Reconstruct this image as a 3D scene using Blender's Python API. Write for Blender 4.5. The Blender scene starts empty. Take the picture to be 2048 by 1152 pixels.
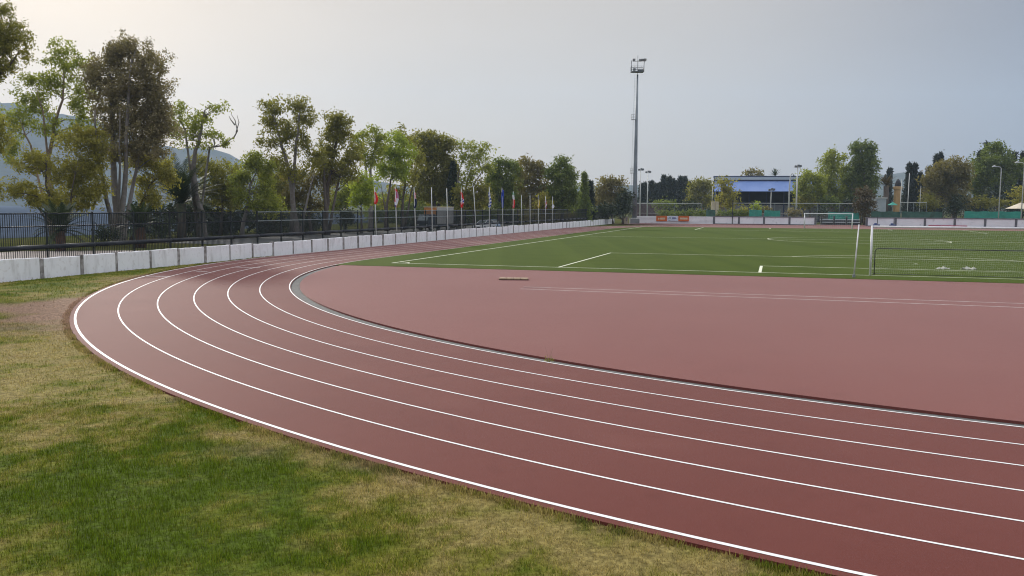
import bpy, bmesh, math, random
import numpy as np
from mathutils import Vector, Matrix

rng = np.random.default_rng(7)
random.seed(7)
scene = bpy.context.scene
COL = scene.collection
R_ = math.radians

# ------------------------------------------------------------------ camera model (fitted to the field markings)
FP, PITCH, ROLL, CAMH = 1742.19, -0.0935, 0.0054, 3.443
GX, GY, PSI = 21.935, 43.525, 0.2914
CP, SP = math.cos(PSI), math.sin(PSI)
UC, VC, RAD = 4.113, 3.86, 37.557        # near bend centre in field coordinates, inner radius
VF = VC + 84.4                           # far bend centre
LANE = 1.2151


def F(u, v, z=0.0):
    """field coordinates (u along the goal line, v up the pitch) -> world"""
    return Vector((GX + u * CP + v * SP, GY - u * SP + v * CP, z))


def ray(x, y):
    x -= 1024; y -= 576
    cr, sr = math.cos(ROLL), math.sin(ROLL)
    a = cr * x + sr * y; b = -(-sr * x + cr * y)
    c, s = math.cos(PITCH), math.sin(PITCH)
    return Vector((a, FP * c - b * s, FP * s + b * c))


def at(x, y, d):
    """world point on the sight line of photo pixel x,y at forward distance d"""
    r = ray(x, y)
    return Vector((r.x / r.y * d, d, CAMH + r.z / r.y * d))


def gnd(x, y, z=0.0):
    r = ray(x, y); t = (z - CAMH) / r.z
    return Vector((r.x * t, r.y * t, z))


def on_u(x, u, yp=455):
    """v where the sight column x meets the vertical plane u"""
    r = ray(x, yp); dx, dy = r.x, r.y
    # (t*dx-GX)*CP-(t*dy-GY)*SP = u
    t = (u + GX * CP - GY * SP) / (dx * CP - dy * SP)
    X, Y = t * dx, t * dy
    return (X - GX) * SP + (Y - GY) * CP, Y


def to_uv(X, Y):
    return (X - GX) * CP - (Y - GY) * SP, (X - GX) * SP + (Y - GY) * CP


# ------------------------------------------------------------------ materials
def new_mat(name):
    m = bpy.data.materials.new(name); m.use_nodes = True
    nt = m.node_tree
    return m, nt, nt.nodes['Principled BSDF']


def mat(name, c1, c2=None, scale=2.0, rough=0.6, spec=0.4, bump=0.0, bscale=None, metal=0.0, detail=4.0, lo=.35, hi=.65):
    m, nt, p = new_mat(name)
    p.inputs['Roughness'].default_value = rough
    p.inputs['Specular IOR Level'].default_value = spec
    p.inputs['Metallic'].default_value = metal
    if c2 is None:
        c2 = tuple(x * .82 for x in c1)
    geo = nt.nodes.new('ShaderNodeNewGeometry')
    n = nt.nodes.new('ShaderNodeTexNoise'); n.inputs['Scale'].default_value = scale; n.inputs['Detail'].default_value = detail
    nt.links.new(geo.outputs['Position'], n.inputs['Vector'])
    r = nt.nodes.new('ShaderNodeValToRGB')
    r.color_ramp.elements[0].position = lo; r.color_ramp.elements[1].position = hi
    r.color_ramp.elements[0].color = (*c1, 1); r.color_ramp.elements[1].color = (*c2, 1)
    nt.links.new(n.outputs['Fac'], r.inputs['Fac']); nt.links.new(r.outputs['Color'], p.inputs['Base Color'])
    if bump:
        n2 = nt.nodes.new('ShaderNodeTexNoise'); n2.inputs['Scale'].default_value = bscale or scale * 6
        nt.links.new(geo.outputs['Position'], n2.inputs['Vector'])
        b = nt.nodes.new('ShaderNodeBump'); b.inputs['Strength'].default_value = bump; b.inputs['Distance'].default_value = .02
        nt.links.new(n2.outputs['Fac'], b.inputs['Height']); nt.links.new(b.outputs['Normal'], p.inputs['Normal'])
    return m


def layered(name, base, layers, rough=.6, spec=.4, bump=0, bscale=60, bdist=.01):
    """base colour, then noise layers (colour, scale, lo, hi, strength[, stretch])"""
    m, nt, p = new_mat(name)
    p.inputs['Roughness'].default_value = rough; p.inputs['Specular IOR Level'].default_value = spec
    geo = nt.nodes.new('ShaderNodeNewGeometry')
    cur = nt.nodes.new('ShaderNodeRGB'); cur.outputs[0].default_value = (*base, 1); cur = cur.outputs[0]
    for ly in layers:
        c, sc, lo, hi, st = ly[:5]
        vec = geo.outputs['Position']
        if len(ly) > 5:
            mp = nt.nodes.new('ShaderNodeMapping'); mp.inputs['Scale'].default_value = ly[5]
            if len(ly) > 6: mp.inputs['Rotation'].default_value = (0, 0, ly[6])
            nt.links.new(vec, mp.inputs['Vector']); vec = mp.outputs['Vector']
        n = nt.nodes.new('ShaderNodeTexNoise'); n.inputs['Scale'].default_value = sc; n.inputs['Detail'].default_value = 5
        nt.links.new(vec, n.inputs['Vector'])
        mr = nt.nodes.new('ShaderNodeMapRange'); mr.inputs['From Min'].default_value = lo; mr.inputs['From Max'].default_value = hi
        mr.inputs['To Max'].default_value = st
        nt.links.new(n.outputs['Fac'], mr.inputs['Value'])
        mx = nt.nodes.new('ShaderNodeMix'); mx.data_type = 'RGBA'
        nt.links.new(mr.outputs['Result'], mx.inputs['Factor'])
        nt.links.new(cur, mx.inputs['A']); mx.inputs['B'].default_value = (*c, 1)
        cur = mx.outputs['Result']
    nt.links.new(cur, p.inputs['Base Color'])
    if bump:
        n2 = nt.nodes.new('ShaderNodeTexNoise'); n2.inputs['Scale'].default_value = bscale; n2.inputs['Detail'].default_value = 3
        nt.links.new(geo.outputs['Position'], n2.inputs['Vector'])
        b = nt.nodes.new('ShaderNodeBump'); b.inputs['Strength'].default_value = bump; b.inputs['Distance'].default_value = bdist
        nt.links.new(n2.outputs['Fac'], b.inputs['Height']); nt.links.new(b.outputs['Normal'], p.inputs['Normal'])
    return m


def leaf_mat(name, ca, cb, trans=.48, tcol=None):
    m, nt, p = new_mat(name)
    at_ = nt.nodes.new('ShaderNodeAttribute'); at_.attribute_name = 'tint'
    r = nt.nodes.new('ShaderNodeValToRGB')
    r.color_ramp.elements[0].color = (*ca, 1); r.color_ramp.elements[1].color = (*cb, 1)
    nt.links.new(at_.outputs['Fac'], r.inputs['Fac'])
    nt.links.new(r.outputs['Color'], p.inputs['Base Color'])
    p.inputs['Roughness'].default_value = .55; p.inputs['Specular IOR Level'].default_value = .35
    t = nt.nodes.new('ShaderNodeBsdfTranslucent')
    mul = nt.nodes.new('ShaderNodeMix'); mul.data_type = 'RGBA'; mul.blend_type = 'MULTIPLY'; mul.inputs['Factor'].default_value = 1
    nt.links.new(r.outputs['Color'], mul.inputs['A']); mul.inputs['B'].default_value = (*(tcol or (1.5, 1.55, .8)), 1)
    nt.links.new(mul.outputs['Result'], t.inputs['Color'])
    mx = nt.nodes.new('ShaderNodeMixShader'); mx.inputs['Fac'].default_value = trans
    nt.links.new(p.outputs['BSDF'], mx.inputs[1]); nt.links.new(t.outputs['BSDF'], mx.inputs[2])
    nt.links.new(mx.outputs['Shader'], nt.nodes['Material Output'].inputs['Surface'])
    return m


def attr_mat(name, rough=.8, trans=0, fine=0.0):
    m, nt, p = new_mat(name)
    a = nt.nodes.new('ShaderNodeAttribute'); a.attribute_name = 'col'
    out = a.outputs['Color']
    p.inputs['Roughness'].default_value = rough; p.inputs['Specular IOR Level'].default_value = .05
    if fine:
        geo = nt.nodes.new('ShaderNodeNewGeometry')
        n = nt.nodes.new('ShaderNodeTexNoise'); n.inputs['Scale'].default_value = 14; n.inputs['Detail'].default_value = 6
        nt.links.new(geo.outputs['Position'], n.inputs['Vector'])
        mr = nt.nodes.new('ShaderNodeMapRange'); mr.inputs['From Min'].default_value = .3; mr.inputs['From Max'].default_value = .7
        mr.inputs['To Min'].default_value = 1 - fine; mr.inputs['To Max'].default_value = 1 + fine
        nt.links.new(n.outputs['Fac'], mr.inputs['Value'])
        mx = nt.nodes.new('ShaderNodeMix'); mx.data_type = 'RGBA'; mx.blend_type = 'MULTIPLY'; mx.inputs['Factor'].default_value = 1
        nt.links.new(out, mx.inputs['A']); nt.links.new(mr.outputs['Result'], mx.inputs['B'])
        out = mx.outputs['Result']
        b = nt.nodes.new('ShaderNodeBump'); b.inputs['Strength'].default_value = .9; b.inputs['Distance'].default_value = .05
        nt.links.new(n.outputs['Fac'], b.inputs['Height']); nt.links.new(b.outputs['Normal'], p.inputs['Normal'])
    nt.links.new(out, p.inputs['Base Color'])
    if trans:
        t = nt.nodes.new('ShaderNodeBsdfTranslucent'); nt.links.new(out, t.inputs['Color'])
        ms = nt.nodes.new('ShaderNodeMixShader'); ms.inputs['Fac'].default_value = trans
        nt.links.new(p.outputs['BSDF'], ms.inputs[1]); nt.links.new(t.outputs['BSDF'], ms.inputs[2])
        nt.links.new(ms.outputs['Shader'], nt.nodes['Material Output'].inputs['Surface'])
    return m


M = {}
TRACK = dict(rough=.75, spec=.09, bump=.35, bscale=70)
M['track'] = layered('track_rubber', (0.1161, 0.0304, 0.0238), [((0.1333, 0.0380, 0.0295), .22, .35, .7, .8), ((0.0860, 0.0228, 0.0187), .9, .5, .8, .35), ((0.1548, 0.0494, 0.0389), 30, .4, .75, .3), ((0.0989, 0.0266, 0.0209), 3.0, .5, .75, .22), ((.085, .020, .015), 1.4, .62, .80, .45, (1, 1, 1)), ((.20, .075, .06), .45, .58, .8, .35)], **TRACK)
M['infield'] = layered('infield_rubber', (0.1500, 0.0437, 0.0368), [((0.1700, 0.0551, 0.0460), .16, .35, .7, .8), ((0.1200, 0.0342, 0.0285), .7, .5, .8, .35), ((0.1900, 0.0684, 0.0570), 30, .4, .75, .3), ((.10, .028, .021), .9, .60, .80, .40), ((.21, .085, .07), .35, .56, .8, .35)], **TRACK)
for k_ in ('track', 'infield'):
    p_ = M[k_].node_tree.nodes['Principled BSDF']; p_.inputs['Sheen Weight'].default_value = (.24 if k_ == 'track' else .46); p_.inputs['Sheen Roughness'].default_value = .24; p_.inputs['Sheen Tint'].default_value = (1, .87, .83, 1) if k_ == 'track' else (1, .80, .75, 1)
M['line'] = layered('line_paint', (.74, .74, .73), [((.60, .58, .57), 1.3, .5, .75, .7), ((.42, .33, .31), 22, .62, .76, .6)], rough=.6, spec=.3)
M['line_worn'] = mat('worn_paint', (.62, .55, .52), (.72, .67, .65), 5, .6)
M['turf'] = layered('artificial_turf', (.046, .070, .008), [((.058, .080, .011), .05, .4, .65, .9), ((.036, .058, .007), .35, .45, .7, .5), ((.066, .088, .014), 45, .4, .7, .4), ((.064, .090, .013), .30, .46, .56, .45, (1, .02, 1), PSI)], rough=.88, spec=.04, bump=.6, bscale=90)
M['turf_line'] = mat('turf_paint', (.70, .70, .58), (.55, .57, .42), 4, .8, .2)
M['gutter'] = layered('gutter_stone', (.10, .10, .095), [((.16, .155, .15), 5, .45, .65, .8), ((.06, .055, .05), 14, .5, .7, .6)], rough=.9, bump=.8, bscale=40)
M['ground'] = layered('dry_ground', (.062, .068, .020), [((.095, .085, .036), .08, .4, .65, .8), ((.034, .05, .012), .3, .45, .7, .7)], rough=1, spec=0, bump=.5, bscale=8, bdist=.05)
M['path'] = layered('pale_paving', (.36, .31, .28), [((.28, .23, .20), .5, .4, .7, .6)], rough=.85)
M['road'] = layered('asphalt', (.06, .06, .062), [((.09, .088, .085), .6, .4, .7, .6)], rough=.85)
M['wall_white'] = layered('whitewash', (.86, .85, .86), [((.76, .75, .76), .8, .45, .7, .7), ((.34, .31, .29), 2.6, .53, .78, .50, (1, 1, .25)), ((.40, .33, .28), 5, .57, .76, .38), ((.82, .81, .81), 6, .5, .7, .4)], rough=.85, spec=.2, bump=.3, bscale=14)
M['wall_far'] = layered('far_whitewash', (.84, .84, .86), [((.72, .72, .75), .5, .45, .7, .7), ((.35, .36, .38), 1.5, .6, .75, .5)], rough=.85, spec=.2)
M['pillar'] = layered('stained_concrete', (.26, .235, .22), [((.11, .095, .085), 1.6, .42, .62, .85), ((.46, .43, .42), 3.5, .45, .65, .8)], rough=.9)
M['coping'] = mat('coping_grey', (.10, .10, .115), (.16, .16, .17), 1.5, .8)
M['fence'] = mat('fence_paint', (.010, .015, .015), (.016, .021, .021), 3, .5, .3)
M['fence_rail'] = mat('rail_paint', (.008, .011, .017), (.018, .021, .028), 1, .45, .25)
M['fence_light'] = mat('galvanised_and_sky_sheen', (.22, .26, .26), (.14, .17, .18), 1, .4, .5)  # pale steel; on the railing fence this colour stands for reflected sky
M['white_metal'] = mat('white_metal', (.74, .75, .76), (.66, .66, .66), 4, .4, .5)
M['pole_white'] = mat('pole_white', (.56, .57, .55), (.46, .47, .45), 3, .5, .4)
M['dark_metal'] = mat('dark_metal', (.012, .016, .02), (.03, .03, .035), 3, .4, .5)
M['mast'] = mat('galvanised_steel', (.24, .27, .29), (.17, .195, .215), .6, .5, .5, metal=.2)
M['lamp'] = mat('lamp_housing', (.09, .10, .11), (.15, .16, .17), 3, .5, .5)
M['lens'] = mat('lamp_glass', (.35, .37, .40), (.42, .44, .46), 3, .15, .6)
M['concrete'] = layered('concrete', (.22, .235, .24), [((.15, .16, .165), 1.2, .4, .7, .7)], rough=.9)
M['beige'] = mat('beige_paint', (.52, .46, .33), (.42, .36, .26), 2, .7)
M['net'] = mat('net_cord', (.88, .88, .86), (.8, .8, .78), 3, .8)
M['wood'] = mat('bare_wood', (.40, .30, .19), (.28, .20, .13), 6, .8)
M['dark_wood'] = mat('dark_underside', (.05, .03, .025), (.08, .05, .04), 6, .8)
M['stand_roof'] = layered('blue_sheet', (.16, .25, .52), [((.22, .31, .58), .4, .4, .7, .6)], rough=.5)
M['stand_pale'] = layered('pale_sheet', (.40, .47, .56), [((.50, .54, .58), .3, .4, .7, .7)], rough=.6)
M['stand_navy'] = mat('navy_trim', (.012, .022, .075), (.018, .03, .09), 2, .5)
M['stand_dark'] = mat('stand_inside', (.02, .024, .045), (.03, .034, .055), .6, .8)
M['stand_grey'] = mat('stand_plinth', (.14, .145, .16), (.2, .2, .21), .5, .9)
M['orange'] = mat('orange_board', (.56, .13, .015), (.48, .10, .012), 2, .5)
M['cream'] = mat('cream_lettering', (.72, .64, .46), (.66, .58, .4), 3, .6)
M['white_board'] = mat('white_board', (.60, .66, .74), (.54, .6, .7), 3, .5)
M['teal_letter'] = mat('teal_lettering', (.04, .17, .22), (.03, .13, .2), 3, .5)
M['navy_letter'] = mat('navy_lettering', (.05, .07, .26), (.04, .06, .2), 3, .5)
M['crimson'] = mat('crimson_vinyl', (.30, .018, .06), (.24, .014, .05), 2, .45)
M['blue_base'] = mat('blue_plastic', (.05, .08, .20), (.07, .10, .24), 2, .5)
M['teal_screen'] = layered('teal_mesh', (.03, .26, .20), [((.04, .18, .14), .4, .4, .7, .8), ((.07, .34, .26), 2, .5, .7, .5)], rough=.8)
M['teal_dull'] = layered('dull_teal_mesh', (.03, .085, .065), [((.06, .13, .10), .7, .4, .6, .8), ((.03, .05, .035), 1.5, .5, .7, .7)], rough=.85)
M['ochre'] = mat('ochre_plaster', (.55, .36, .17), (.46, .29, .13), .8, .8)
M['ochre_cap'] = mat('tower_cap', (.03, .032, .045), (.05, .05, .06), 1, .7)
M['canvas'] = mat('beige_canvas', (.62, .54, .42), (.52, .45, .34), 1, .8)
M['maroon'] = layered('maroon_wall', (.07, .045, .05), [((.10, .065, .065), .5, .4, .7, .8)], rough=.9)
M['hut'] = mat('pale_hut', (.36, .40, .42), (.3, .34, .36), 1, .7)
M['sack'] = mat('pale_sack', (.55, .54, .46), (.42, .42, .36), 8, .9)
M['bark_pale'] = layered('pale_bark', (.20, .18, .165), [((.11, .09, .075), 1.2, .45, .65, .8, (1, 1, .35)), ((.28, .265, .25), 3, .5, .7, .6)], rough=.9, bump=.5, bscale=12)
M['bark'] = layered('brown_bark', (.13, .105, .085), [((.07, .055, .045), 1.5, .4, .65, .8, (1, 1, .3)), ((.22, .19, .16), 4, .55, .75, .5)], rough=.95, bump=.6, bscale=10)
M['bark_tan'] = layered('tan_bark', (.28, .21, .15), [((.15, .10, .07), 1.5, .4, .65, .8, (1, 1, .3)), ((.38, .31, .24), 4, .5, .7, .5)], rough=.95)
M['frond_red'] = mat('rusty_stem', (.13, .07, .045), (.08, .045, .032), 3, .9)
LF = {
 'olive': leaf_mat('olive_leaves', (0.102, 0.106, 0.022), (0.282, 0.258, 0.061)),
 'fresh': leaf_mat('fresh_leaves', (0.114, 0.138, 0.022), (0.324, 0.342, 0.066)),
 'bright': leaf_mat('bright_leaves', (0.132, 0.186, 0.020), (0.372, 0.414, 0.061)),
 'yellow': leaf_mat('yellowing_leaves', (0.138, 0.130, 0.022), (0.360, 0.322, 0.075)),
 'dusty': leaf_mat('dusty_leaves', (0.118, 0.098, 0.053), (0.300, 0.250, 0.138), .38),
 'brown': leaf_mat('brown_leaves', (.105, .090, .028), (.240, .200, .075), .38),
 'deep': leaf_mat('deep_green_leaves', (0.060, 0.090, 0.020), (0.198, 0.234, 0.055), .38),
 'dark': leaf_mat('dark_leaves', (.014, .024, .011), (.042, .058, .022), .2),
 'cypress': leaf_mat('cypress_leaves', (.011, .019, .014), (.030, .042, .026), .15),
 'palm': leaf_mat('palm_leaves', (.016, .030, .012), (.055, .075, .03), .2),
 'rust': leaf_mat('rusty_leaves', (.060, .042, .020), (.120, .088, .040), .25),
}
M['lawn'] = attr_mat('lawn_soil', .9, 0, .45)
M['blade'] = attr_mat('grass_blade', .6, .3)
GLASS = mat('dark_glass', (.05, .07, .08), (.09, .11, .12), 2, .12, .6)
TYRE = mat('tyre_rubber', (.015, .015, .016), None, 4, .8)


# ------------------------------------------------------------------ mesh building
class MB:
    def __init__(s):
        s.v = []; s.f = []; s.n = 0; s.mi = []

    def add(s, verts, faces, mi=0):
        s.v += [tuple(p) for p in verts]
        s.f += [tuple(i + s.n for i in f) for f in faces]
        s.mi += [mi] * len(faces)
        s.n += len(verts)

    def box(s, x0, y0, z0, x1, y1, z1, T=None, mi=0):
        p = [Vector(q) for q in ((x0, y0, z0), (x1, y0, z0), (x1, y1, z0), (x0, y1, z0), (x0, y0, z1), (x1, y0, z1), (x1, y1, z1), (x0, y1, z1))]
        if T: p = [T(q) for q in p]
        s.add(p, [(3, 2, 1, 0), (4, 5, 6, 7), (0, 1, 5, 4), (1, 2, 6, 5), (2, 3, 7, 6), (3, 0, 4, 7)], mi)

    def tube(s, pts, rad, sides=6, cap=True, mi=0):
        pts = [Vector(p) for p in pts]
        if not hasattr(rad, '__len__'): rad = [rad] * len(pts)
        n = len(pts); t0 = (pts[1] - pts[0]).normalized()
        a = t0.orthogonal().normalized(); vs = []
        for i in range(n):
            t = (pts[min(i + 1, n - 1)] - pts[max(i - 1, 0)]).normalized()
            a = (a - t * a.dot(t))
            a = a.normalized() if a.length > 1e-6 else t.orthogonal().normalized()
            b = t.cross(a)
            for k in range(sides):
                w = 2 * math.pi * k / sides
                vs.append(pts[i] + (a * math.cos(w) + b * math.sin(w)) * rad[i])
        fs = []
        for i in range(n - 1):
            for k in range(sides):
                k2 = (k + 1) % sides
                fs.append((i * sides + k, i * sides + k2, (i + 1) * sides + k2, (i + 1) * sides + k))
        if cap:
            fs.append(tuple(range(sides - 1, -1, -1))); fs.append(tuple((n - 1) * sides + k for k in range(sides)))
        s.add(vs, fs, mi)

    def build(s, name, mats, parent=None, smooth=False, bevel=0, loc=None):
        me = bpy.data.meshes.new(name)
        me.from_pydata(s.v, [], s.f); me.update()
        if not isinstance(mats, (list, tuple)): mats = [mats]
        for m in mats: me.materials.append(m)
        if len(mats) > 1: me.polygons.foreach_set('material_index', s.mi)
        if smooth: me.polygons.foreach_set('use_smooth', [True] * len(me.polygons))
        o = bpy.data.objects.new(name, me); COL.objects.link(o)
        if bevel:
            b = o.modifiers.new('bevel', 'BEVEL'); b.width = bevel; b.segments = 2; b.limit_method = 'ANGLE'
        if parent: o.parent = parent
        if loc is not None: o.location = loc
        return o


def np_mesh(name, V, Q, mat_, parent=None, tint=None, col=None, loc=None):
    """numpy vertices (N,3) and faces (M,k) -> mesh object"""
    me = bpy.data.meshes.new(name); k = Q.shape[1]
    me.vertices.add(len(V)); me.vertices.foreach_set('co', np.ascontiguousarray(V, np.float32).ravel())
    me.loops.add(Q.size); me.loops.foreach_set('vertex_index', np.ascontiguousarray(Q, np.int32).ravel())
    me.polygons.add(len(Q))
    me.polygons.foreach_set('loop_start', np.arange(0, Q.size, k, dtype=np.int32))
    me.polygons.foreach_set('loop_total', np.full(len(Q), k, np.int32))
    me.update(calc_edges=True); me.materials.append(mat_)
    if tint is not None:
        a = me.attributes.new('tint', 'FLOAT', 'FACE'); a.data.foreach_set('value', tint.astype(np.float32))
    if col is not None:
        a = me.attributes.new('col', 'FLOAT_COLOR', 'POINT')
        a.data.foreach_set('color', np.concatenate([col, np.ones((len(col), 1))], 1).astype(np.float32).ravel())
    o = bpy.data.objects.new(name, me); COL.objects.link(o)
    if parent: o.parent = parent
    if loc is not None: o.location = loc
    return o


def tag(o, label, cat=None, group=None, kind=None):
    if label: o['label'] = label
    if cat: o['category'] = cat
    if group: o['group'] = group
    if kind: o['kind'] = kind
    return o


def struct(o):
    o['kind'] = 'structure'; return o


def thing(name, label, cat, loc=(0, 0, 0), group=None, rz=0):
    o = bpy.data.objects.new(name, None); COL.objects.link(o)
    o.location = loc; o.rotation_euler = (0, 0, rz); o.empty_display_size = .3
    return tag(o, label, cat, group)


# ------------------------------------------------------------------ value noise in numpy
_tab = rng.random((256, 256))


def vnoise(x, y, s, seed=0):
    x = np.asarray(x) / s + seed * 17.3; y = np.asarray(y) / s + seed * 9.1
    xi = np.floor(x).astype(int); yi = np.floor(y).astype(int); fx = x - xi; fy = y - yi
    fx = fx * fx * (3 - 2 * fx); fy = fy * fy * (3 - 2 * fy)
    g = lambda i, j: _tab[i % 256, j % 256]
    return (g(xi, yi) * (1 - fx) + g(xi + 1, yi) * fx) * (1 - fy) + (g(xi, yi + 1) * (1 - fx) + g(xi + 1, yi + 1) * fx) * fy


def fbm(x, y, s, seed=0, o=4):
    t = 0; a = .5; tot = 0
    for i in range(o):
        t = t + a * vnoise(x, y, s / 2 ** i, seed + i); tot += a; a *= .55
    return t / tot


# ------------------------------------------------------------------ camera, world, sun
cam = bpy.data.cameras.new('camera'); co = bpy.data.objects.new('camera', cam); COL.objects.link(co)
c_, s_ = math.cos(PITCH), math.sin(PITCH)
fw = Vector((0, c_, s_)); up = Vector((0, -s_, c_)); rt = Vector((1, 0, 0))
cr, sr = math.cos(ROLL), math.sin(ROLL)
r2 = rt * cr + up * sr; u2 = up * cr - rt * sr
co.matrix_world = Matrix(((r2.x, u2.x, -fw.x, 0), (r2.y, u2.y, -fw.y, 0), (r2.z, u2.z, -fw.z, CAMH), (0, 0, 0, 1)))
cam.sensor_width = 36; cam.lens = FP / 2048 * 36; cam.clip_end = 12000; cam.clip_start = .1
scene.camera = co

OVER_LOW, OVER_HIGH, CLEAR_W = (.86, .92, 1.44), (11.2, 11.5, 12.2), .10
SUN_VEIL = (3.5, 2.85, 1.7)
SUN_EL, SUN_AZ = 21.0, -29.0      # azimuth from straight ahead, negative = to the left
w = bpy.data.worlds.new('World'); scene.world = w; w.use_nodes = True
nt = w.node_tree; bg = nt.nodes['Background']
sky = nt.nodes.new('ShaderNodeTexSky'); sky.sky_type = 'NISHITA'; sky.sun_disc = False
sky.sun_elevation = R_(SUN_EL); sky.sun_rotation = R_(SUN_AZ)
sky.air_density = 1.0; sky.dust_density = 3.0; sky.ozone_density = 1.0; sky.altitude = 20
# thin high overcast: pale near the horizon, brightest overhead, added to the dimmed clear sky
tc = nt.nodes.new('ShaderNodeTexCoord'); sep = nt.nodes.new('ShaderNodeSeparateXYZ'); nt.links.new(tc.outputs['Generated'], sep.inputs[0])
mz = nt.nodes.new('ShaderNodeMapRange'); mz.interpolation_type = 'SMOOTHSTEP'
mz.inputs['From Min'].default_value = .24; mz.inputs['From Max'].default_value = .55
nt.links.new(sep.outputs['Z'], mz.inputs['Value'])
ov_ = nt.nodes.new('ShaderNodeMix'); ov_.data_type = 'RGBA'; nt.links.new(mz.outputs['Result'], ov_.inputs['Factor'])
ov_.inputs['A'].default_value = (*OVER_LOW, 1); ov_.inputs['B'].default_value = (*OVER_HIGH, 1)
sc_ = nt.nodes.new('ShaderNodeVectorMath'); sc_.operation = 'SCALE'; sc_.inputs['Scale'].default_value = CLEAR_W; nt.links.new(sky.outputs['Color'], sc_.inputs[0])
ad_ = nt.nodes.new('ShaderNodeVectorMath'); ad_.operation = 'ADD'; nt.links.new(ov_.outputs['Result'], ad_.inputs[0]); nt.links.new(sc_.outputs[0], ad_.inputs[1])
# broad warm brightening of the veil on the sun's side of the sky
dt_ = nt.nodes.new('ShaderNodeVectorMath'); dt_.operation = 'DOT_PRODUCT'; nt.links.new(tc.outputs['Generated'], dt_.inputs[0])
dt_.inputs[1].default_value = (math.sin(R_(SUN_AZ)) * math.cos(R_(SUN_EL)), math.cos(R_(SUN_AZ)) * math.cos(R_(SUN_EL)), math.sin(R_(SUN_EL)))
mv = nt.nodes.new('ShaderNodeMapRange'); mv.interpolation_type = 'SMOOTHSTEP'; mv.inputs['From Min'].default_value = .38; mv.inputs['From Max'].default_value = .86
nt.links.new(dt_.outputs['Value'], mv.inputs['Value'])
sv_ = nt.nodes.new('ShaderNodeVectorMath'); sv_.operation = 'SCALE'; sv_.inputs[0].default_value = SUN_VEIL; nt.links.new(mv.outputs['Result'], sv_.inputs['Scale'])
a2_ = nt.nodes.new('ShaderNodeVectorMath'); a2_.operation = 'ADD'; nt.links.new(ad_.outputs[0], a2_.inputs[0]); nt.links.new(sv_.outputs[0], a2_.inputs[1])
cn_ = nt.nodes.new('ShaderNodeTexNoise'); cn_.inputs['Scale'].default_value = 2.2; cn_.inputs['Detail'].default_value = 6; cm_ = nt.nodes.new('ShaderNodeMapping'); cm_.inputs['Scale'].default_value = (1, 1, 3.5)
nt.links.new(tc.outputs['Generated'], cm_.inputs['Vector']); nt.links.new(cm_.outputs['Vector'], cn_.inputs['Vector'])
cr_ = nt.nodes.new('ShaderNodeMapRange'); cr_.inputs['From Min'].default_value = .3; cr_.inputs['From Max'].default_value = .7; cr_.inputs['To Min'].default_value = .955; cr_.inputs['To Max'].default_value = 1.045
nt.links.new(cn_.outputs['Fac'], cr_.inputs['Value'])
a3_ = nt.nodes.new('ShaderNodeVectorMath'); a3_.operation = 'SCALE'; nt.links.new(a2_.outputs[0], a3_.inputs[0]); nt.links.new(cr_.outputs['Result'], a3_.inputs['Scale'])
nt.links.new(a3_.outputs[0], bg.inputs['Color'])
bg.inputs['Strength'].default_value = .12
sl = bpy.data.lights.new('sun', 'SUN'); sl.energy = 2.8; sl.angle = R_(2.5); sl.color = (1, .94, .85)
so = bpy.data.objects.new('sun', sl); COL.objects.link(so)
sd = Vector((math.sin(R_(SUN_AZ)) * math.cos(R_(SUN_EL)), math.cos(R_(SUN_AZ)) * math.cos(R_(SUN_EL)), math.sin(R_(SUN_EL))))
so.rotation_euler = (-sd).to_track_quat('-Z', 'Y').to_euler(); so.location = sd * 100
scene.view_settings.view_transform = 'Standard'; scene.view_settings.look = 'None'
scene.view_settings.exposure = 0; scene.view_settings.gamma = 1
scene.cycles.use_denoising = True; scene.cycles.denoising_input_passes = 'RGB_ALBEDO_NORMAL'; scene.cycles.denoising_prefilter = 'ACCURATE'; scene.cycles.filter_width = 1.1; scene.cycles.sample_clamp_indirect = 4
scene.cycles.max_bounces = 8; scene.cycles.transparent_max_bounces = 8; scene.cycles.volume_bounces = 1


# ================================================================== SETTING
def stadium(off, n=140):
    """closed outline of the oval at distance off outside the inner line"""
    r = RAD + off; pts = []
    for i in range(n + 1):
        a = math.pi + math.pi * i / n; pts.append((UC + r * math.cos(a), VC + r * math.sin(a)))
    for i in range(n + 1):
        a = math.pi * i / n; pts.append((UC + r * math.cos(a), VF + r * math.sin(a)))
    return pts


def ring(mb, o0, o1, z, n=140):
    a = stadium(o0, n); b = stadium(o1, n); N = len(a)
    mb.add([F(u, v, z) for u, v in a] + [F(u, v, z) for u, v in b],
           [(i, (i + 1) % N, N + (i + 1) % N, N + i)[::-1] for i in range(N)])


def skirt(mb, off, z0, z1, n=140):
    a = stadium(off, n); N = len(a)
    mb.add([F(u, v, z0) for u, v in a] + [F(u, v, z1) for u, v in a], [(i, (i + 1) % N, N + (i + 1) % N, N + i) for i in range(N)])


# ground sheet to the horizon
g = MB(); g.add([(-3900, -250, -.12), (3900, -250, -.12), (3900, 4200, -.12), (-3900, 4200, -.12)], [(0, 1, 2, 3)])
struct(g.build('ground', M['ground']))

# running track: slab, lane lines
EDGE = 7.45
t = MB(); ring(t, -.03, EDGE, 0); skirt(t, EDGE, -.115, 0); skirt(t, -.03, -.115, 0)
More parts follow.
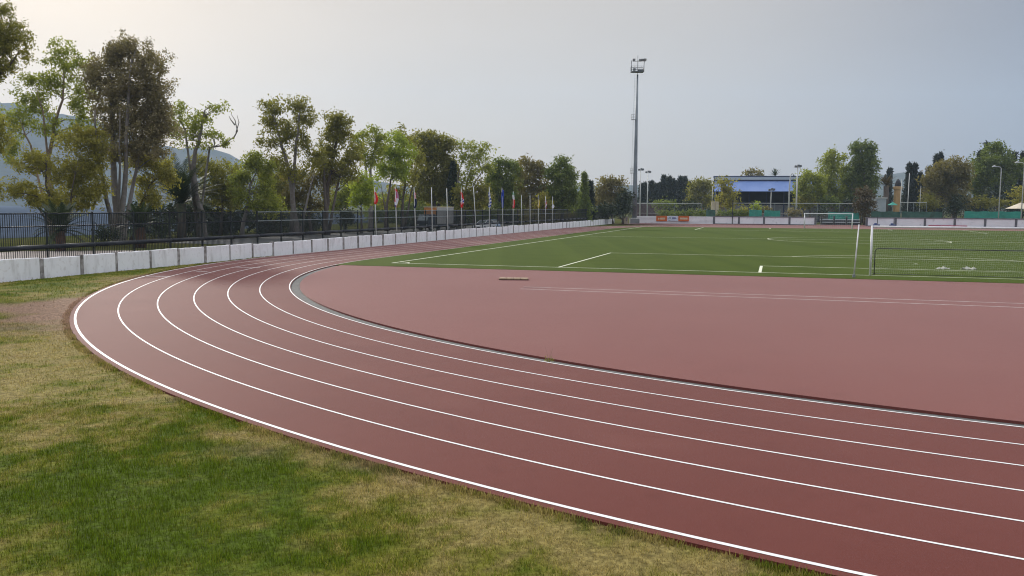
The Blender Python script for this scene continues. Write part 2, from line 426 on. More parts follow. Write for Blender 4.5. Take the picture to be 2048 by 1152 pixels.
# apron round the far bend and red ground behind the far goal line
struct(t.build('track', M['track']))
t = MB()
t.add([F(u, v, -.006) for u, v in ((-40.9, 126), (-20, 126), (-20, 137.6), (-36, 137.6))], [(0, 1, 2, 3)])
t.add([F(u, v, -.006) for u, v in ((-20, 126), (36, 126), (36, 133.2), (9, 133.2), (9, 143), (-1, 143), (-1, 137.6), (-20, 137.6))], [(0, 1, 2, 3, 4, 5, 6, 7)])
struct(t.build('track_apron', M['track']))
t = MB()
for k in range(7):
    ring(t, k * LANE - (.0 if k == 0 else .022 if k < 6 else .03), k * LANE + (.045 if k == 0 else .022 if k < 6 else .035), .004, 200)
for (ra, rb, ang) in ((5, 6, None), (4, 5, None), (3, 4, None)):
    pass


def cross_mark(mb, xa, ya, xb, yb, wd=.10):
    a, b = gnd(xa, ya, .004), gnd(xb, yb, .004); d = (b - a).normalized(); n = Vector((-d.y, d.x, 0)) * wd / 2
    mb.add([a - n, b - n, b + n, a + n], [(0, 1, 2, 3)])


cross_mark(t, 281, 552, 338, 552.6); cross_mark(t, 468, 534.2, 520, 534.9); cross_mark(t, 392, 542.5, 415, 542.9)
struct(t.build('track_lines', M['line']))

# drain strip inside the inner line, and the raised red infield
t = MB(); ring(t, -.55, -.03, -.05); struct(t.build('gutter', M['gutter']))
t = MB(); st = stadium(-.40)
t.add([F(u, v, 0) for u, v in st], [tuple(range(len(st)))]); skirt(t, -.40, -.11, 0)
struct(t.build('infield', M['infield']))

# artificial turf
V0, V1 = -2.6, 107.0
TO = -.10
r = RAD + TO; poly = []
a0 = math.asin((V0 - VC) / r)
for i in range(41):                                  # right side up
    a = a0 + (0 - a0) * i / 40; poly.append((UC + r * math.cos(a), VC + r * math.sin(a)))
a1 = math.asin((V1 - VF) / r)
for i in range(41):
    a = a1 * i / 40; poly.append((UC + r * math.cos(a), VF + r * math.sin(a)))
left = [(2 * UC - u, v) for u, v in poly][::-1]
poly += left
t = MB(); n = len(poly)
t.add([F(u, v, .012) for u, v in poly], [tuple(range(n))])
t.add([F(u, v, .012) for u, v in poly] + [F(u, v, -.04) for u, v in poly], [(i, (i + 1) % n, n + (i + 1) % n, n + i)[::-1] for i in range(n)])
struct(t.build('turf', M['turf']))

# pitch markings
PW, PL = 30.42, 105.03
t = MB(); ZL = .017


def pline(u0, v0, u1, v1, wd=.12):
    d = Vector((u1 - u0, v1 - v0)); d.normalize(); n = Vector((-d.y, d.x)) * wd / 2
    t.add([F(u0 - n.x, v0 - n.y, ZL), F(u1 - n.x, v1 - n.y, ZL), F(u1 + n.x, v1 + n.y, ZL), F(u0 + n.x, v0 + n.y, ZL)], [(0, 1, 2, 3)])


def parc(cu, cv, rr, a0, a1, wd=.12, n=64):
    vs = []
    for i in range(n + 1):
        a = a0 + (a1 - a0) * i / n
        for q in (rr - wd / 2, rr + wd / 2): vs.append(F(cu + q * math.cos(a), cv + q * math.sin(a), ZL))
    t.add(vs, [(2 * i, 2 * i + 1, 2 * i + 3, 2 * i + 2) for i in range(n)])


h = .06
pline(-PW - h, 0, PW + h, 0); pline(-PW - h, PL, PW + h, PL)
pline(-PW, h, -PW, PL - h); pline(PW, h, PW, PL - h)
pline(-PW + h, PL / 2, -9.21, PL / 2); pline(-9.09, PL / 2, 9.09, PL / 2); pline(9.21, PL / 2, PW - h, PL / 2)
parc(0, PL / 2, 9.15, 0, 2 * math.pi)
for (b, s) in ((0, 1), (PL, -1)):
    for (hw, dp) in ((20.16, 16.5), (9.16, 5.5)):
        pline(-hw, b + s * h, -hw, b + s * (dp + h), .16 if dp < 6 else .13); pline(hw, b + s * h, hw, b + s * (dp + h), .13)
        pline(-hw + h, b + s * dp, hw - h, b + s * dp)
    aa = math.acos(5.5 / 9.15); m0 = math.pi / 2 * s
    parc(0, b + s * 11, 9.15, m0 - aa + .014, m0 + aa - .014, n=24)
    parc(0, b + s * 11, .06, 0, 2 * math.pi, .12, 12)
parc(-PW, 0, 1, .07, math.pi / 2 - .07, n=10)
pline(-9.16 + .02, .9, -9.16 - .28, .9, .0001)
struct(t.build('pitch_lines', M['turf_line']))

# long jump / javelin runway lines across the red infield
t = MB()


def iline(pa, pb, wd):
    a, b = gnd(*pa, .004), gnd(*pb, .004); d = (b - a); b = a + d * 1.6; d = d.normalized(); n = Vector((-d.y, d.x, 0)) * wd / 2
    t.add([a - n, b - n, b + n, a + n], [(0, 1, 2, 3)])


iline((1040, 577.6), (2048, 615), .06); iline((1047, 573.6), (2048, 607), .06)
struct(t.build('runway_lines', M['line_worn']))
t = MB(); a, b = gnd(1048, 575.3, .006), gnd(1094, 576.2, .006); n = Vector((0, .05, 0))
t.add([a - n, b - n, b + n, a + n], [(0, 1, 2, 3)])
struct(t.build('takeoff_strip', M['dark_wood']))

# path and road beyond the boundary wall
t = MB()
t.add([F(u, v, -.105) for u, v in ((-64, -60), (-45, -60), (-45, 8), (-45, 120), (-51, 120), (-54, 9), (-62.5, 4))], [(0, 1, 2, 3, 4, 5, 6)])
struct(t.build('path', M['path']))
t = MB(); t.add([F(u, v, -.11) for u, v in ((-63, 20), (-54.5, 20), (-52.2, 170), (-60, 170))], [(0, 1, 2, 3)])
struct(t.build('road', M['road']))

# lagoon beyond the tree row
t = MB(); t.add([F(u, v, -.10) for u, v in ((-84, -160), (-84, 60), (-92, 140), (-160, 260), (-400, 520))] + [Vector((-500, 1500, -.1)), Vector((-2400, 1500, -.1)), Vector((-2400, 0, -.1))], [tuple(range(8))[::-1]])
wm = layered('lagoon_water', (.055, .072, .10), [((.07, .09, .125), .02, .4, .6, .8, (1, 4, 1))], rough=1, spec=0)  # matte; blue-grey of reflected hills and sky is put into the colour
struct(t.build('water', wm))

# --- lawn outside the track: colours of living grass, straw and bare earth
GREEN = [(gnd(x, y), s) for x, y, s in ((250, 900, 2.2), (60, 1060, 1.6), (300, 1090, 1.6), (600, 1080, 1.2), (760, 1125, 1.0), (420, 820, 1.6), (330, 960, 1.6), (260, 545, 4.0), (60, 1000, 1.6), (1000, 1125, .8))]
DRY = [(gnd(x, y), s) for x, y, s in ((330, 790, 1.4), (90, 760, 2.0), (690, 990, .7), (560, 870, .8), (1080, 1090, 1.0), (1350, 1120, .9), (30, 930, .9), (1250, 1130, .8), (820, 960, .6), (60, 700, 3.0))]
SOIL = [(gnd(x, y), s) for x, y, s in ((100, 640, 2.6), (180, 600, 2.0), (60, 612, 2.2), (300, 555, 1.6))]


def lawn_col(x, y, jit=None):
    x = np.asarray(x); y = np.asarray(y)
    u, v = to_uv(x, y); rr = np.hypot(u - UC, v - VC) - RAD - EDGE
    dry = .455 + 1.3 * (fbm(x, y, 2.2, 1) - .5) + 1.7 * (fbm(x, y, .6, 5) - .5) + 1.5 * (fbm(x, y, .17, 8) - .5) + .30 * np.exp(-np.maximum(rr, 0) / 1.0)
    for p, s in GREEN: dry = dry - .22 * np.exp(-((x - p.x) ** 2 + (y - p.y) ** 2) / s ** 2)
    for p, s in DRY: dry = dry + .30 * np.exp(-((x - p.x) ** 2 + (y - p.y) ** 2) / s ** 2)
    soil = -.18 + 1.1 * (fbm(x, y, 1.1, 11) - .55) + .22 * np.exp(-np.maximum(rr, 0) / .5)
    for p, s in SOIL: soil = soil + .75 * np.exp(-((x - p.x) ** 2 + (y - p.y) ** 2) / s ** 2)
    if jit is not None: dry = dry + jit
    g1 = np.array((.086, .128, .008)); g2 = np.array((.178, .182, .022)); d1 = np.array((.33, .262, .092)); s1 = np.array((.36, .235, .165))
    k = np.clip(dry, 0, 1)[..., None]
    c = np.where(k < .5, g1 + (g2 - g1) * k * 2, g2 + (d1 - g2) * (k - .5) * 2)
    s = np.clip(soil * 1.6, 0, 1)[..., None]
    return c * (1 - s) + s1 * s, s[..., 0], np.clip(dry, 0, 1)


nx, ny = 260, 280
X, Y = np.meshgrid(np.linspace(-34, 10, nx), np.linspace(-2, 58, ny))
Z = -.040 + .03 * (fbm(X, Y, 1.5, 3) - .5)
uu, vv = to_uv(X, Y)
Vv = np.stack([X, Y, Z], -1).reshape(-1, 3)
C, _, _ = lawn_col(Vv[:, 0], Vv[:, 1])
idx = np.arange(nx * ny).reshape(ny, nx)
Q = np.stack([idx[:-1, :-1], idx[:-1, 1:], idx[1:, 1:], idx[1:, :-1]], -1).reshape(-1, 4)
keep = (uu[:-1, :-1].ravel() > -41.3)
cu, cv = uu[:-1, :-1].ravel(), vv[:-1, :-1].ravel()
rr = np.where(cv < VC, np.hypot(cu - UC, cv - VC), np.abs(cu - UC)) - RAD
keep &= rr > 7.0
o = np_mesh('lawn', Vv, Q[keep], M['lawn'], col=C * .62); struct(o)


def blades(n, y0, y1, hmin, hmax, wd, seed):
    r = np.random.default_rng(seed)
    # sample in the ground trapezoid the photograph can see, plus a margin
    y = np.sqrt(r.random(n) * (y1 ** 2 - y0 ** 2) + y0 ** 2); x = (r.random(n) * 1.5 - .72) * y
    u, v = to_uv(x, y); rr = np.hypot(u - UC, v - VC) - RAD - EDGE
    ok = (rr > .0) & (u > -41.2) & (x < 9) & ((v < VC) | (u < UC - RAD - EDGE))
    tuft = fbm(x, y, .18, 21, 2)
    ok &= (r.random(n) < .35 + 1.1 * (tuft - .3))
    x, y, tuft = x[ok], y[ok], tuft[ok]; n = len(x)
    c, s, d = lawn_col(x, y, r.normal(0, .24, n))
    ok = r.random(n) > s * .85
    x, y, c, d, tuft = x[ok], y[ok], c[ok], d[ok], tuft[ok]; n = len(x)
    c = c * (.5 + 1.15 * r.random((n, 1)) ** 1.3) * (.55 + .9 * tuft[:, None])
    hgt = (hmin + (hmax - hmin) * r.random(n) ** 2) * (.55 + .9 * tuft) * (1.1 - .35 * d)
    ang = r.random(n) * 2 * math.pi; lean = r.random(n) * (.5 + .9 * d); la = r.random(n) * 2 * math.pi
    bx, by = np.cos(ang) * wd / 2, np.sin(ang) * wd / 2
    z0 = np.full(n, -.050)
    P0 = np.stack([x - bx, y - by, z0], 1); P1 = np.stack([x + bx, y + by, z0], 1)
    P2 = np.stack([x + np.cos(la) * lean * hgt, y + np.sin(la) * lean * hgt, z0 + .02 + hgt / (1 + .4 * lean)], 1)
    return np.stack([P0, P1, P2], 1).reshape(-1, 3), np.repeat(c, 3, 0)


parts = [blades(480000, 6.5, 15, .022, .066, .008, 1), blades(330000, 15, 27, .025, .07, .013, 2), blades(170000, 27, 52, .03, .10, .026, 3)]


def edge_tufts(n, seed):
    # ragged grass leaning over the outer edge of the track
    r = np.random.default_rng(seed); a = R_(180) + r.random(n) * R_(110); q = RAD + EDGE + .01 + np.abs(r.normal(0, .07, n))
    u = UC + q * np.cos(a); v = VC + q * np.sin(a); x = GX + u * CP + v * SP; y = GY - u * SP + v * CP
    ok = fbm(x, y, .5, 31, 3) + .25 * r.random(n) > .55; x, y, a = x[ok], y[ok], a[ok]; n = len(x)
    c, s, d = lawn_col(x, y, r.normal(-.12, .2, n)); c = c * (.6 + .9 * r.random((n, 1))); hgt = .025 + .06 * r.random(n) ** 1.6
    ang = r.random(n) * 6.283; wd = .004 + .0004 * y; bx, by = np.cos(ang) * wd, np.sin(ang) * wd; la = r.random(n) * 6.283; le = r.random(n) * .8
    z0 = np.full(n, -.05)
    return np.stack([np.stack([x - bx, y - by, z0], 1), np.stack([x + bx, y + by, z0], 1), np.stack([x + np.cos(la) * le * hgt, y + np.sin(la) * le * hgt, z0 + .02 + hgt], 1)], 1).reshape(-1, 3), np.repeat(c, 3, 0)


parts.append(edge_tufts(60000, 9))
Vb = np.concatenate([p[0] for p in parts]); Cb = np.concatenate([p[1] for p in parts])
o = np_mesh('grass', Vb, np.arange(len(Vb)).reshape(-1, 3), M['blade'], col=Cb)
tag(o, 'patchy green and straw coloured grass beside the running track', 'grass', kind='stuff')


# --- hills
def ridge(name, prof, d, depth, m, seed, rough=.05):
    xs = np.linspace(prof[0][0], prof[-1][0], 160); ys = np.interp(xs, [p[0] for p in prof], [p[1] for p in prof])
    rows = []; K = 14
    for j in range(K):
        f = j / (K - 1); row = []
        for i, (x, y) in enumerate(zip(xs, ys)):
            top = at(x, y, d); z = max(top.z, 2)
            s = math.sin(f * math.pi) ** 1.1 if f != .5 else 1
            dd = d + (f - .5) * depth
            nz = (float(fbm(x * 9, f * 900, 260, seed)) - .5) * rough * z * 2 * (1 if f != .5 else .0) * (s)
            zz = -1 + (z + 1) * (1 - abs(2 * f - 1) ** 1.35) + (nz if 0 < f < 1 else 0)
            row.append((top.x * dd / d * .5 + top.x * .5, dd, zz if 0 < f < 1 else -1))
        rows.append(row)
    n = len(xs); mb = MB()
    mb.add([p for r in rows for p in r], [(j * n + i, j * n + i + 1, (j + 1) * n + i + 1, (j + 1) * n + i) for j in range(K - 1) for i in range(n - 1)])
    return struct(mb.build(name, m, smooth=True))


HILL = layered('scrub_hillside', (.05, .06, .05), [((.085, .085, .075), .012, .4, .65, .8), ((.03, .042, .035), .05, .45, .65, .7)], rough=1, spec=0)
ridge('mountain', [(-900, 60), (-500, 120), (-200, 175), (0, 203), (60, 214), (130, 226), (200, 240), (280, 270), (330, 290), (370, 299), (400, 293), (430, 294), (455, 303), (490, 324), (530, 338), (600, 346), (660, 351), (720, 356), (800, 368), (900, 390), (1000, 410)], 2300, 1900, HILL, 4)
ridge('hill', [(850, 405), (1000, 385), (1100, 373), (1180, 371), (1260, 370), (1400, 373), (1550, 368), (1700, 362), (1750, 352), (1790, 344), (1812, 347), (1870, 356), (2000, 352), (2300, 360), (2600, 395)], 2400, 1600, HILL, 8)

# --- the air
hz = MB(); hz.box(-4300, -600, -2.0, 4300, 4300, 560)
ho = hz.build('haze', bpy.data.materials.new('haze_air')); tag(ho, None, None, kind='stuff')
hm = ho.data.materials[0]; hm.use_nodes = True; hnt = hm.node_tree; hnt.nodes.clear()
ov = hnt.nodes.new('ShaderNodeOutputMaterial'); pv = hnt.nodes.new('ShaderNodeVolumePrincipled')
pv.inputs['Color'].default_value = (.62, .78, .98, 1); pv.inputs['Density'].default_value = .00017; pv.inputs['Anisotropy'].default_value = .2
hnt.links.new(pv.outputs['Volume'], ov.inputs['Volume'])
ho['label'] = 'pale haze that fades the far hills'


# ================================================================== VEGETATION
def leaf_cloud(centers, n, cr, L, W, r, droop=.3, updir=0.0, flat=.8):
    K = len(centers); N = K * n
    c = np.repeat(centers, n, 0)
    p = c + r.normal(0, 1, (N, 3)) * cr * np.array((.6, .6, .6 * flat))
    d = r.normal(0, 1, (N, 3)); d[:, 2] += -droop * 1.6 + updir * 2.2
    d /= np.linalg.norm(d, axis=1, keepdims=True)
    q = r.normal(0, 1, (N, 3)); s = np.cross(d, q); s /= np.linalg.norm(s, axis=1, keepdims=True) + 1e-9
    l = L * (.6 + .8 * r.random((N, 1))); w_ = W * (.6 + .8 * r.random((N, 1)))
    V = np.stack([p, p + d * l * .45 + s * w_ / 2, p + d * l, p + d * l * .45 - s * w_ / 2], 1).reshape(-1, 3)
    tc = np.repeat(r.random(K), n)
    tint = np.clip(.55 * tc + .45 * r.random(N), 0, 1)
    return V, np.arange(4 * N).reshape(-1, 4), tint


def bend(a, b, sag, r, n=5):
    a, b = Vector(a), Vector(b); k = (b - a).length
    o1 = Vector((r.normal(), r.normal(), r.normal() * .4)) * k * sag
    pts = []
    for i in range(n + 1):
        t = i / n
        pts.append(a.lerp(b, t) + o1 * math.sin(t * math.pi) + Vector((0, 0, k * .10 * math.sin(t * math.pi))))
    return pts


def tree(name, label, Y, trunks, blobs, leaf, bark='bark', dens=1.0, wpx=8, cover=2.6, sub=.31, droop=.35, seed=None, cat='tree', group=None, branches=True, extra=()):
    """trunks: lists of photo pixels (first = foot), blobs: crown masses (x, y, rx, ry) as seen at distance Y; both become metres in depth"""
    r = np.random.default_rng(seed if seed is not None else abs(hash((label, Y))) % 99991 if False else int(sum(ord(c) for c in label) * 31 + Y))
    ppm = FP / Y
    base = at(trunks[0][0][0], 412, Y); base.z = -.12
    root = thing(name, label, cat, base, group)
    tm = MB(); tips = []
    for ti, tr in enumerate(trunks):
        wp = tr[0][2] if len(tr[0]) > 2 else wpx
        pts = []
        dy = r.normal(0, .8) if ti else 0
        for i, q in enumerate(tr):
            p = at(q[0], q[1], Y + dy * i / max(1, len(tr) - 1) * 2) - base
            if i == 0: p = Vector((p.x, 0, 0))
            pts.append(p)
        # smooth the path
        fine = []
        for i in range(len(pts) - 1):
            for k in range(3): fine.append(pts[i].lerp(pts[i + 1], k / 3) + Vector((r.normal(), r.normal(), 0)) * .04)
        fine.append(pts[-1]); n = len(fine)
        rad = [wp * .78 / ppm / 2 * (1 - .80 * i / (n - 1)) for i in range(n)]; rad[0] *= 1.35
        tm.tube(fine, rad, 7)
        tips += [(p, q) for p, q in zip(fine[len(fine) // 3:], rad[len(fine) // 3:])]
    L = max(.17, Y * .0030); Wd = L * .48; subs = []; A = 0
    cents = []
    for bi, b in enumerate(blobs):
        x, y, rx, ry = b[:4]; off = b[4] if len(b) > 4 else r.normal(0, .15) * rx / ppm
        cpt = at(x, y, Y) - base; RX, RZ = 1.20 * rx / ppm, 1.12 * ry / ppm; RY = max(RX * .85, .4)
        k = max(7, int(21 * dens * (RX * RZ) ** .5))
        area = math.pi * RX * RZ
        s = r.normal(0, 1, (k, 3)); s /= np.linalg.norm(s, axis=1, keepdims=True); s *= (r.random((k, 1)) ** .45) * (.62 + .42 * r.random((k, 1)))
        s = s * np.array((RX, RY, RZ)) + np.array((cpt.x, off, cpt.z))
        subs.append(s)
        ncl = max(6, int(area * cover * 1.3 * dens / (14 * L * Wd * .5)))
        sr_ = sub * np.array((RX, RY, RZ)) ** .8
        pick = r.integers(0, k, ncl)
        c = s[pick] + np.clip(r.normal(0, .45, (ncl, 3)), -1, 1) * sr_
        # keep outline lumpy
        cents.append(c)
    cents = np.concatenate(cents); cents[:, 2] = np.maximum(cents[:, 2], .25)
    V, Q, tint = leaf_cloud(cents, 14, max(.28, L * 1.25), L, Wd, r, droop)
    if branches and tips:
        allsub = np.concatenate(subs)
        nb = min(len(allsub), int(26 * dens) + 6)
        for s in allsub[r.permutation(len(allsub))[:nb]]:
            tgt = Vector(s)
            best = min(tips, key=lambda q: (q[0] - tgt).length + (3 if q[0].z > tgt.z - .3 else 0))
            ln = (best[0] - tgt).length
            if ln < .3: continue
            r0 = min(best[1] * .6, .02 + ln * .016)
            tm.tube(bend(best[0], tgt, .10, r), [r0 * (1 - .8 * i / 5) for i in range(6)], 5)
    for e in extra:
        pts = [at(q[0], q[1], Y) - base for q in e[1:]]; r0 = e[0] / ppm / 2
        tm.tube(pts, [r0 * (1 - .7 * i / (len(pts) - 1)) for i in range(len(pts))], 5)
    if tm.n: tm.build('trunk', M[bark], root, smooth=True)
    np_mesh('crown', V, Q, LF[leaf], root, tint=tint)
    return root


def spire(name, label, x, ytop, Y, wpx, leaf='cypress', low=0.0, group=None, cat='cypress', taper=.35, bark='bark'):
    """a cypress or fir: tapering column of upward sprays round a straight trunk"""
    r = np.random.default_rng(int(x * 7 + Y)); ppm = FP / Y
    base = at(x, 412, Y); base.z = -.12; top = at(x, ytop, Y).z + .12; W = wpx / ppm / 2
    root = thing(name, label, cat, base, group)
    tm = MB(); tm.tube([(0, 0, 0), (0, 0, top * .5), (0, 0, top * .96)], [.18 + W * .05, .12, .03], 6); tm.build('trunk', M[bark], root, smooth=True)
    K = int(55 * top * W); K = max(70, min(K, 420))
    f = r.random(K); prof = np.minimum(1, f * 8 + .35) * (1 - f ** 1.7) ** 1.15 if taper < 1 else (1 - f) * .95 + .05
    a = r.random(K) * 2 * math.pi; q = W * prof * (.55 + .45 * r.random(K)) * (1 + .16 * np.sin(f * 19 + a))
    c = np.stack([np.cos(a) * q, np.sin(a) * q, .4 + low * top + f * (top * (1 - low) - .7)], 1)
    L = max(.3, Y * .0030)
    V, Q, tint = leaf_cloud(c, 14, L * .62, L * .9, L * .36, r, -.1, .6 if taper < 1 else 0, 1.3)
    np_mesh('crown', V, Q, LF[leaf], root, tint=tint)
    return root


def shrub(name, label, x, y, rx, ry, Y, leaf='dark', group=None, cover=2.6, cat='shrub', stems=5):
    r = np.random.default_rng(int(x * 13 + y)); ppm = FP / Y
    base = at(x, 412, Y); base.z = -.12; root = thing(name, label, cat, base, group)
    c0 = at(x, y, Y) - base; RX, RZ = rx / ppm, ry / ppm; L = max(.16, Y * .0028)
    k = max(6, int(9 * (RX * RZ) ** .5)); s = r.normal(0, 1, (k, 3)); s /= np.linalg.norm(s, axis=1, keepdims=True); s *= r.random((k, 1)) ** .5 * .85
    s = s * np.array((RX, RX * .7, RZ)) + np.array((0, 0, max(c0.z, RZ * .6)))
    n = int(math.pi * RX * RZ * cover / (14 * L * L * .24)) + 8
    c = s[r.integers(0, k, n)] + np.clip(r.normal(0, .5, (n, 3)), -1, 1) * .4 * np.array((RX, RX * .7, RZ)); c[:, 2] = np.maximum(c[:, 2], .15)
    V, Q, tint = leaf_cloud(c, 14, max(.25, L * 1.2), L, L * .5, r, .0)
    tm = MB()
    for i in range(stems):
        tm.tube(bend((r.normal() * .1, r.normal() * .1, 0), s[i % k], .08, r), [.05, .045, .04, .03, .02, .012], 5)
    tm.build('stem', M['bark'], root, smooth=True); np_mesh('foliage', V, Q, LF[leaf], root, tint=tint)
    return root


def palm(name, label, x, ycrown, Y, frond, n, trunk_r=.22, leaf='palm', trunk_mat='bark', group=None, upright=.5, cat='palm', maxel=80):
    r = np.random.default_rng(int(x * 3 + Y)); base = at(x, 412, Y); base.z = -.12
    h_ = max(.3, at(x, ycrown, Y).z + .12); root = thing(name, label, cat, base, group)
    tm = MB(); tm.tube([(0, 0, 0), (.05, 0, h_ * .5), (0, 0, h_)], [trunk_r * 1.15, trunk_r, trunk_r * 1.1], 8); tm.build('trunk', M[trunk_mat], root, smooth=True)
    Vs = []; Qs = []; off = 0; rib = MB()
    for i in range(n):
        a = i * 2.399 + r.normal() * .2; el = R_(-12 + (maxel + 12) * ((i + .5) / n) ** upright); fl = frond * (.8 + .35 * r.random())
        d = Vector((math.cos(a), math.sin(a), 0)); pts = []; p = Vector((0, 0, h_)); e = el
        for k in range(8):
            pts.append(p.copy()); p = p + (d * math.cos(e) + Vector((0, 0, math.sin(e)))) * fl / 7; e -= .05 + .10 * (1 - abs(el) / 1.6)
        rib.tube(pts, [.03, .028, .026, .022, .018, .014, .01, .006], 4)
        side = Vector((-d.y, d.x, 0))
        for k in range(36):
            t_ = .12 + .86 * k / 36; j = min(6, int(t_ * 7)); q = pts[j].lerp(pts[j + 1], t_ * 7 - j); fwd_ = (pts[j + 1] - pts[j]).normalized()
            for sg in (-1, 1):
                ll = fl * .17 * math.sin(math.pi * min(1, .18 + t_ * .8)) + .05
                tip = q + (side * sg * .8 + fwd_ * .75 + Vector((0, 0, .15 - .3 * r.random()))) * ll; wv = fwd_ * .035
                Vs += [q - wv, q + wv, (tip + q) / 2 + wv, tip]; Qs.append((off, off + 1, off + 2, off + 3)); off += 4
    o = np_mesh('fronds', np.array([tuple(v) for v in Vs]), np.array(Qs), LF[leaf], root, tint=r.random(len(Qs)))
    rib.build('midrib', LF[leaf], o)
    return root


LG = 'trees behind the boundary fence'
tree('eucalyptus_tree', 'tree at the far left edge whose leafy boughs reach in from outside the photo', 62, [[(-120, 480, 26), (-110, 330), (-60, 200), (-20, 130)]],
     [(10, 55, 42, 30), (30, 90, 34, 34), (0, 130, 36, 30), (-60, 110, 60, 60), (-110, 180, 60, 60), (10, 20, 20, 14), (-10, 265, 40, 40)], 'olive', 'bark', 1, extra=[(7, (-60, 200), (-10, 160), (20, 130), (40, 100))], group=LG)
tree('eucalyptus_tree', 'tall loose-crowned tree with brown trunk at left, sky showing through it', 84, [[(112, 480, 15), (100, 400), (97, 320), (108, 250), (125, 200), (128, 130)], [(100, 330, 8), (60, 290), (35, 230)], [(108, 255, 8), (88, 240), (75, 190)]],
     [(120, 100, 26, 22), (140, 130, 42, 32), (105, 165, 40, 34), (60, 205, 44, 34), (155, 190, 30, 40), (30, 240, 34, 40), (95, 255, 34, 26), (165, 245, 30, 36), (60, 160, 26, 16), (20, 300, 24, 30)], 'fresh', 'bark_tan', .8, cover=1.9, group=LG)
tree('broadleaf_tree', 'low spreading yellow-green tree with several leaning stems at left', 76, [[(122, 480, 13), (108, 420), (92, 370), (90, 310)], [(124, 480, 9), (140, 420), (150, 350)], [(118, 480, 8), (80, 420), (45, 385)]],
     [(60, 320, 46, 26), (130, 345, 60, 34), (185, 330, 36, 50), (50, 380, 46, 22), (130, 395, 60, 28), (190, 390, 34, 30), (160, 280, 50, 24), (70, 400, 26, 16), (195, 280, 26, 26)], 'yellow', 'bark', .95, cover=2.6, group=LG)
tree('eucalyptus_tree', 'biggest dense dusty-leaved tree with many pale upright stems at left', 80,
     [[(238, 488, 26), (236, 430), (228, 350), (224, 250), (225, 160)], [(242, 488, 18), (246, 420), (252, 330), (256, 200), (262, 130)], [(232, 480, 14), (214, 400), (196, 310), (190, 220)], [(246, 480, 14), (262, 400), (278, 310), (290, 220)], [(236, 440, 9), (238, 330), (240, 220)]],
     [(255, 95, 36, 28), (225, 120, 36, 34), (290, 130, 42, 40), (205, 170, 32, 44), (255, 180, 56, 50), (310, 190, 38, 50), (225, 235, 52, 40), (290, 250, 58, 46), (325, 240, 24, 36), (250, 300, 40, 34), (300, 295, 36, 24), (180, 140, 16, 24)], 'dusty', 'bark_pale', 1.2, cover=2.3, droop=.1, group=LG)
tree('broadleaf_tree', 'small yellowish tree leaning out right of the pale many-stemmed trunk', 83, [[(262, 486, 8), (275, 420), (300, 370), (330, 340)]],
     [(300, 330, 36, 28), (325, 350, 26, 36), (285, 370, 28, 24), (310, 395, 32, 22), (270, 320, 22, 26)], 'yellow', 'bark', .9, cover=2.4, group=LG)
palm('palm_tree', 'tall dark palm with stiff upright fronds between two pale trunks', 362, 408, 92, 5.2, 60, .45, upright=.5)
tree('eucalyptus_tree', 'sparse leaning pale-trunked tree with a bare forked limb on its right', 92,
     [[(408, 478, 20), (404, 425), (390, 385), (386, 330), (393, 300), (402, 260), (410, 220)], [(392, 305, 7), (420, 295), (450, 290), (466, 275)], [(393, 300, 8), (370, 260), (358, 230)]],
     [(360, 220, 18, 20), (385, 250, 30, 24), (405, 235, 28, 22), (440, 215, 20, 14), (425, 268, 26, 14), (370, 275, 26, 20), (455, 282, 20, 10), (410, 290, 22, 10), (345, 250, 12, 30)], 'fresh', 'bark_pale', .7, cover=1.8, group=LG,
     extra=[(3.2, (466, 278), (475, 262), (470, 240), (462, 228)), (2.4, (472, 265), (478, 245), (474, 230)), (3, (470, 250), (462, 240), (458, 232))])
tree('broadleaf_tree', 'leafy olive-green tree standing just behind the leaning pale trunk', 102, [[(440, 475, 8), (445, 420), (440, 370)]],
     [(400, 335, 24, 24), (440, 345, 30, 28), (470, 360, 24, 30), (410, 380, 30, 24), (450, 395, 40, 26), (395, 410, 26, 20)], 'olive', 'bark', 1.0, cover=2.8, group=LG)
tree('broadleaf_tree', 'small green tree with a thin pale trunk bent to the right', 98, [[(484, 474, 12), (488, 440), (498, 400), (500, 370), (512, 345)]],
     [(500, 325, 24, 18), (525, 335, 28, 24), (510, 310, 16, 10), (485, 350, 28, 22), (530, 365, 22, 22), (515, 400, 30, 26), (545, 410, 22, 24), (480, 385, 22, 22)], 'fresh', 'bark_pale', 1.0, cover=2.5, group=LG)
tree('eucalyptus_tree', 'tall two-topped tree with a forked pale trunk left of the red flag', 102, [[(594, 474, 17), (590, 430), (584, 380), (576, 330), (560, 280), (548, 235)], [(580, 345, 10), (590, 300), (598, 250), (600, 220)], [(600, 474, 9), (612, 410), (628, 350)]],
     [(548, 215, 28, 22), (540, 245, 26, 20), (598, 215, 26, 22), (615, 240, 24, 22), (570, 262, 34, 24), (535, 285, 20, 16), (600, 285, 26, 24), (630, 320, 26, 28), (560, 320, 22, 18), (590, 345, 30, 20)], 'olive', 'bark_pale', .9, cover=2.3, group=LG)
tree('broadleaf_tree', 'brownish half-dry tree filling the gap below two taller crowns', 106, [[(622, 472, 10), (618, 420), (622, 370)]],
     [(600, 365, 34, 22), (640, 360, 30, 26), (585, 395, 30, 22), (625, 400, 34, 26), (665, 350, 20, 24)], 'brown', 'bark', .9, cover=2.3, group=LG)
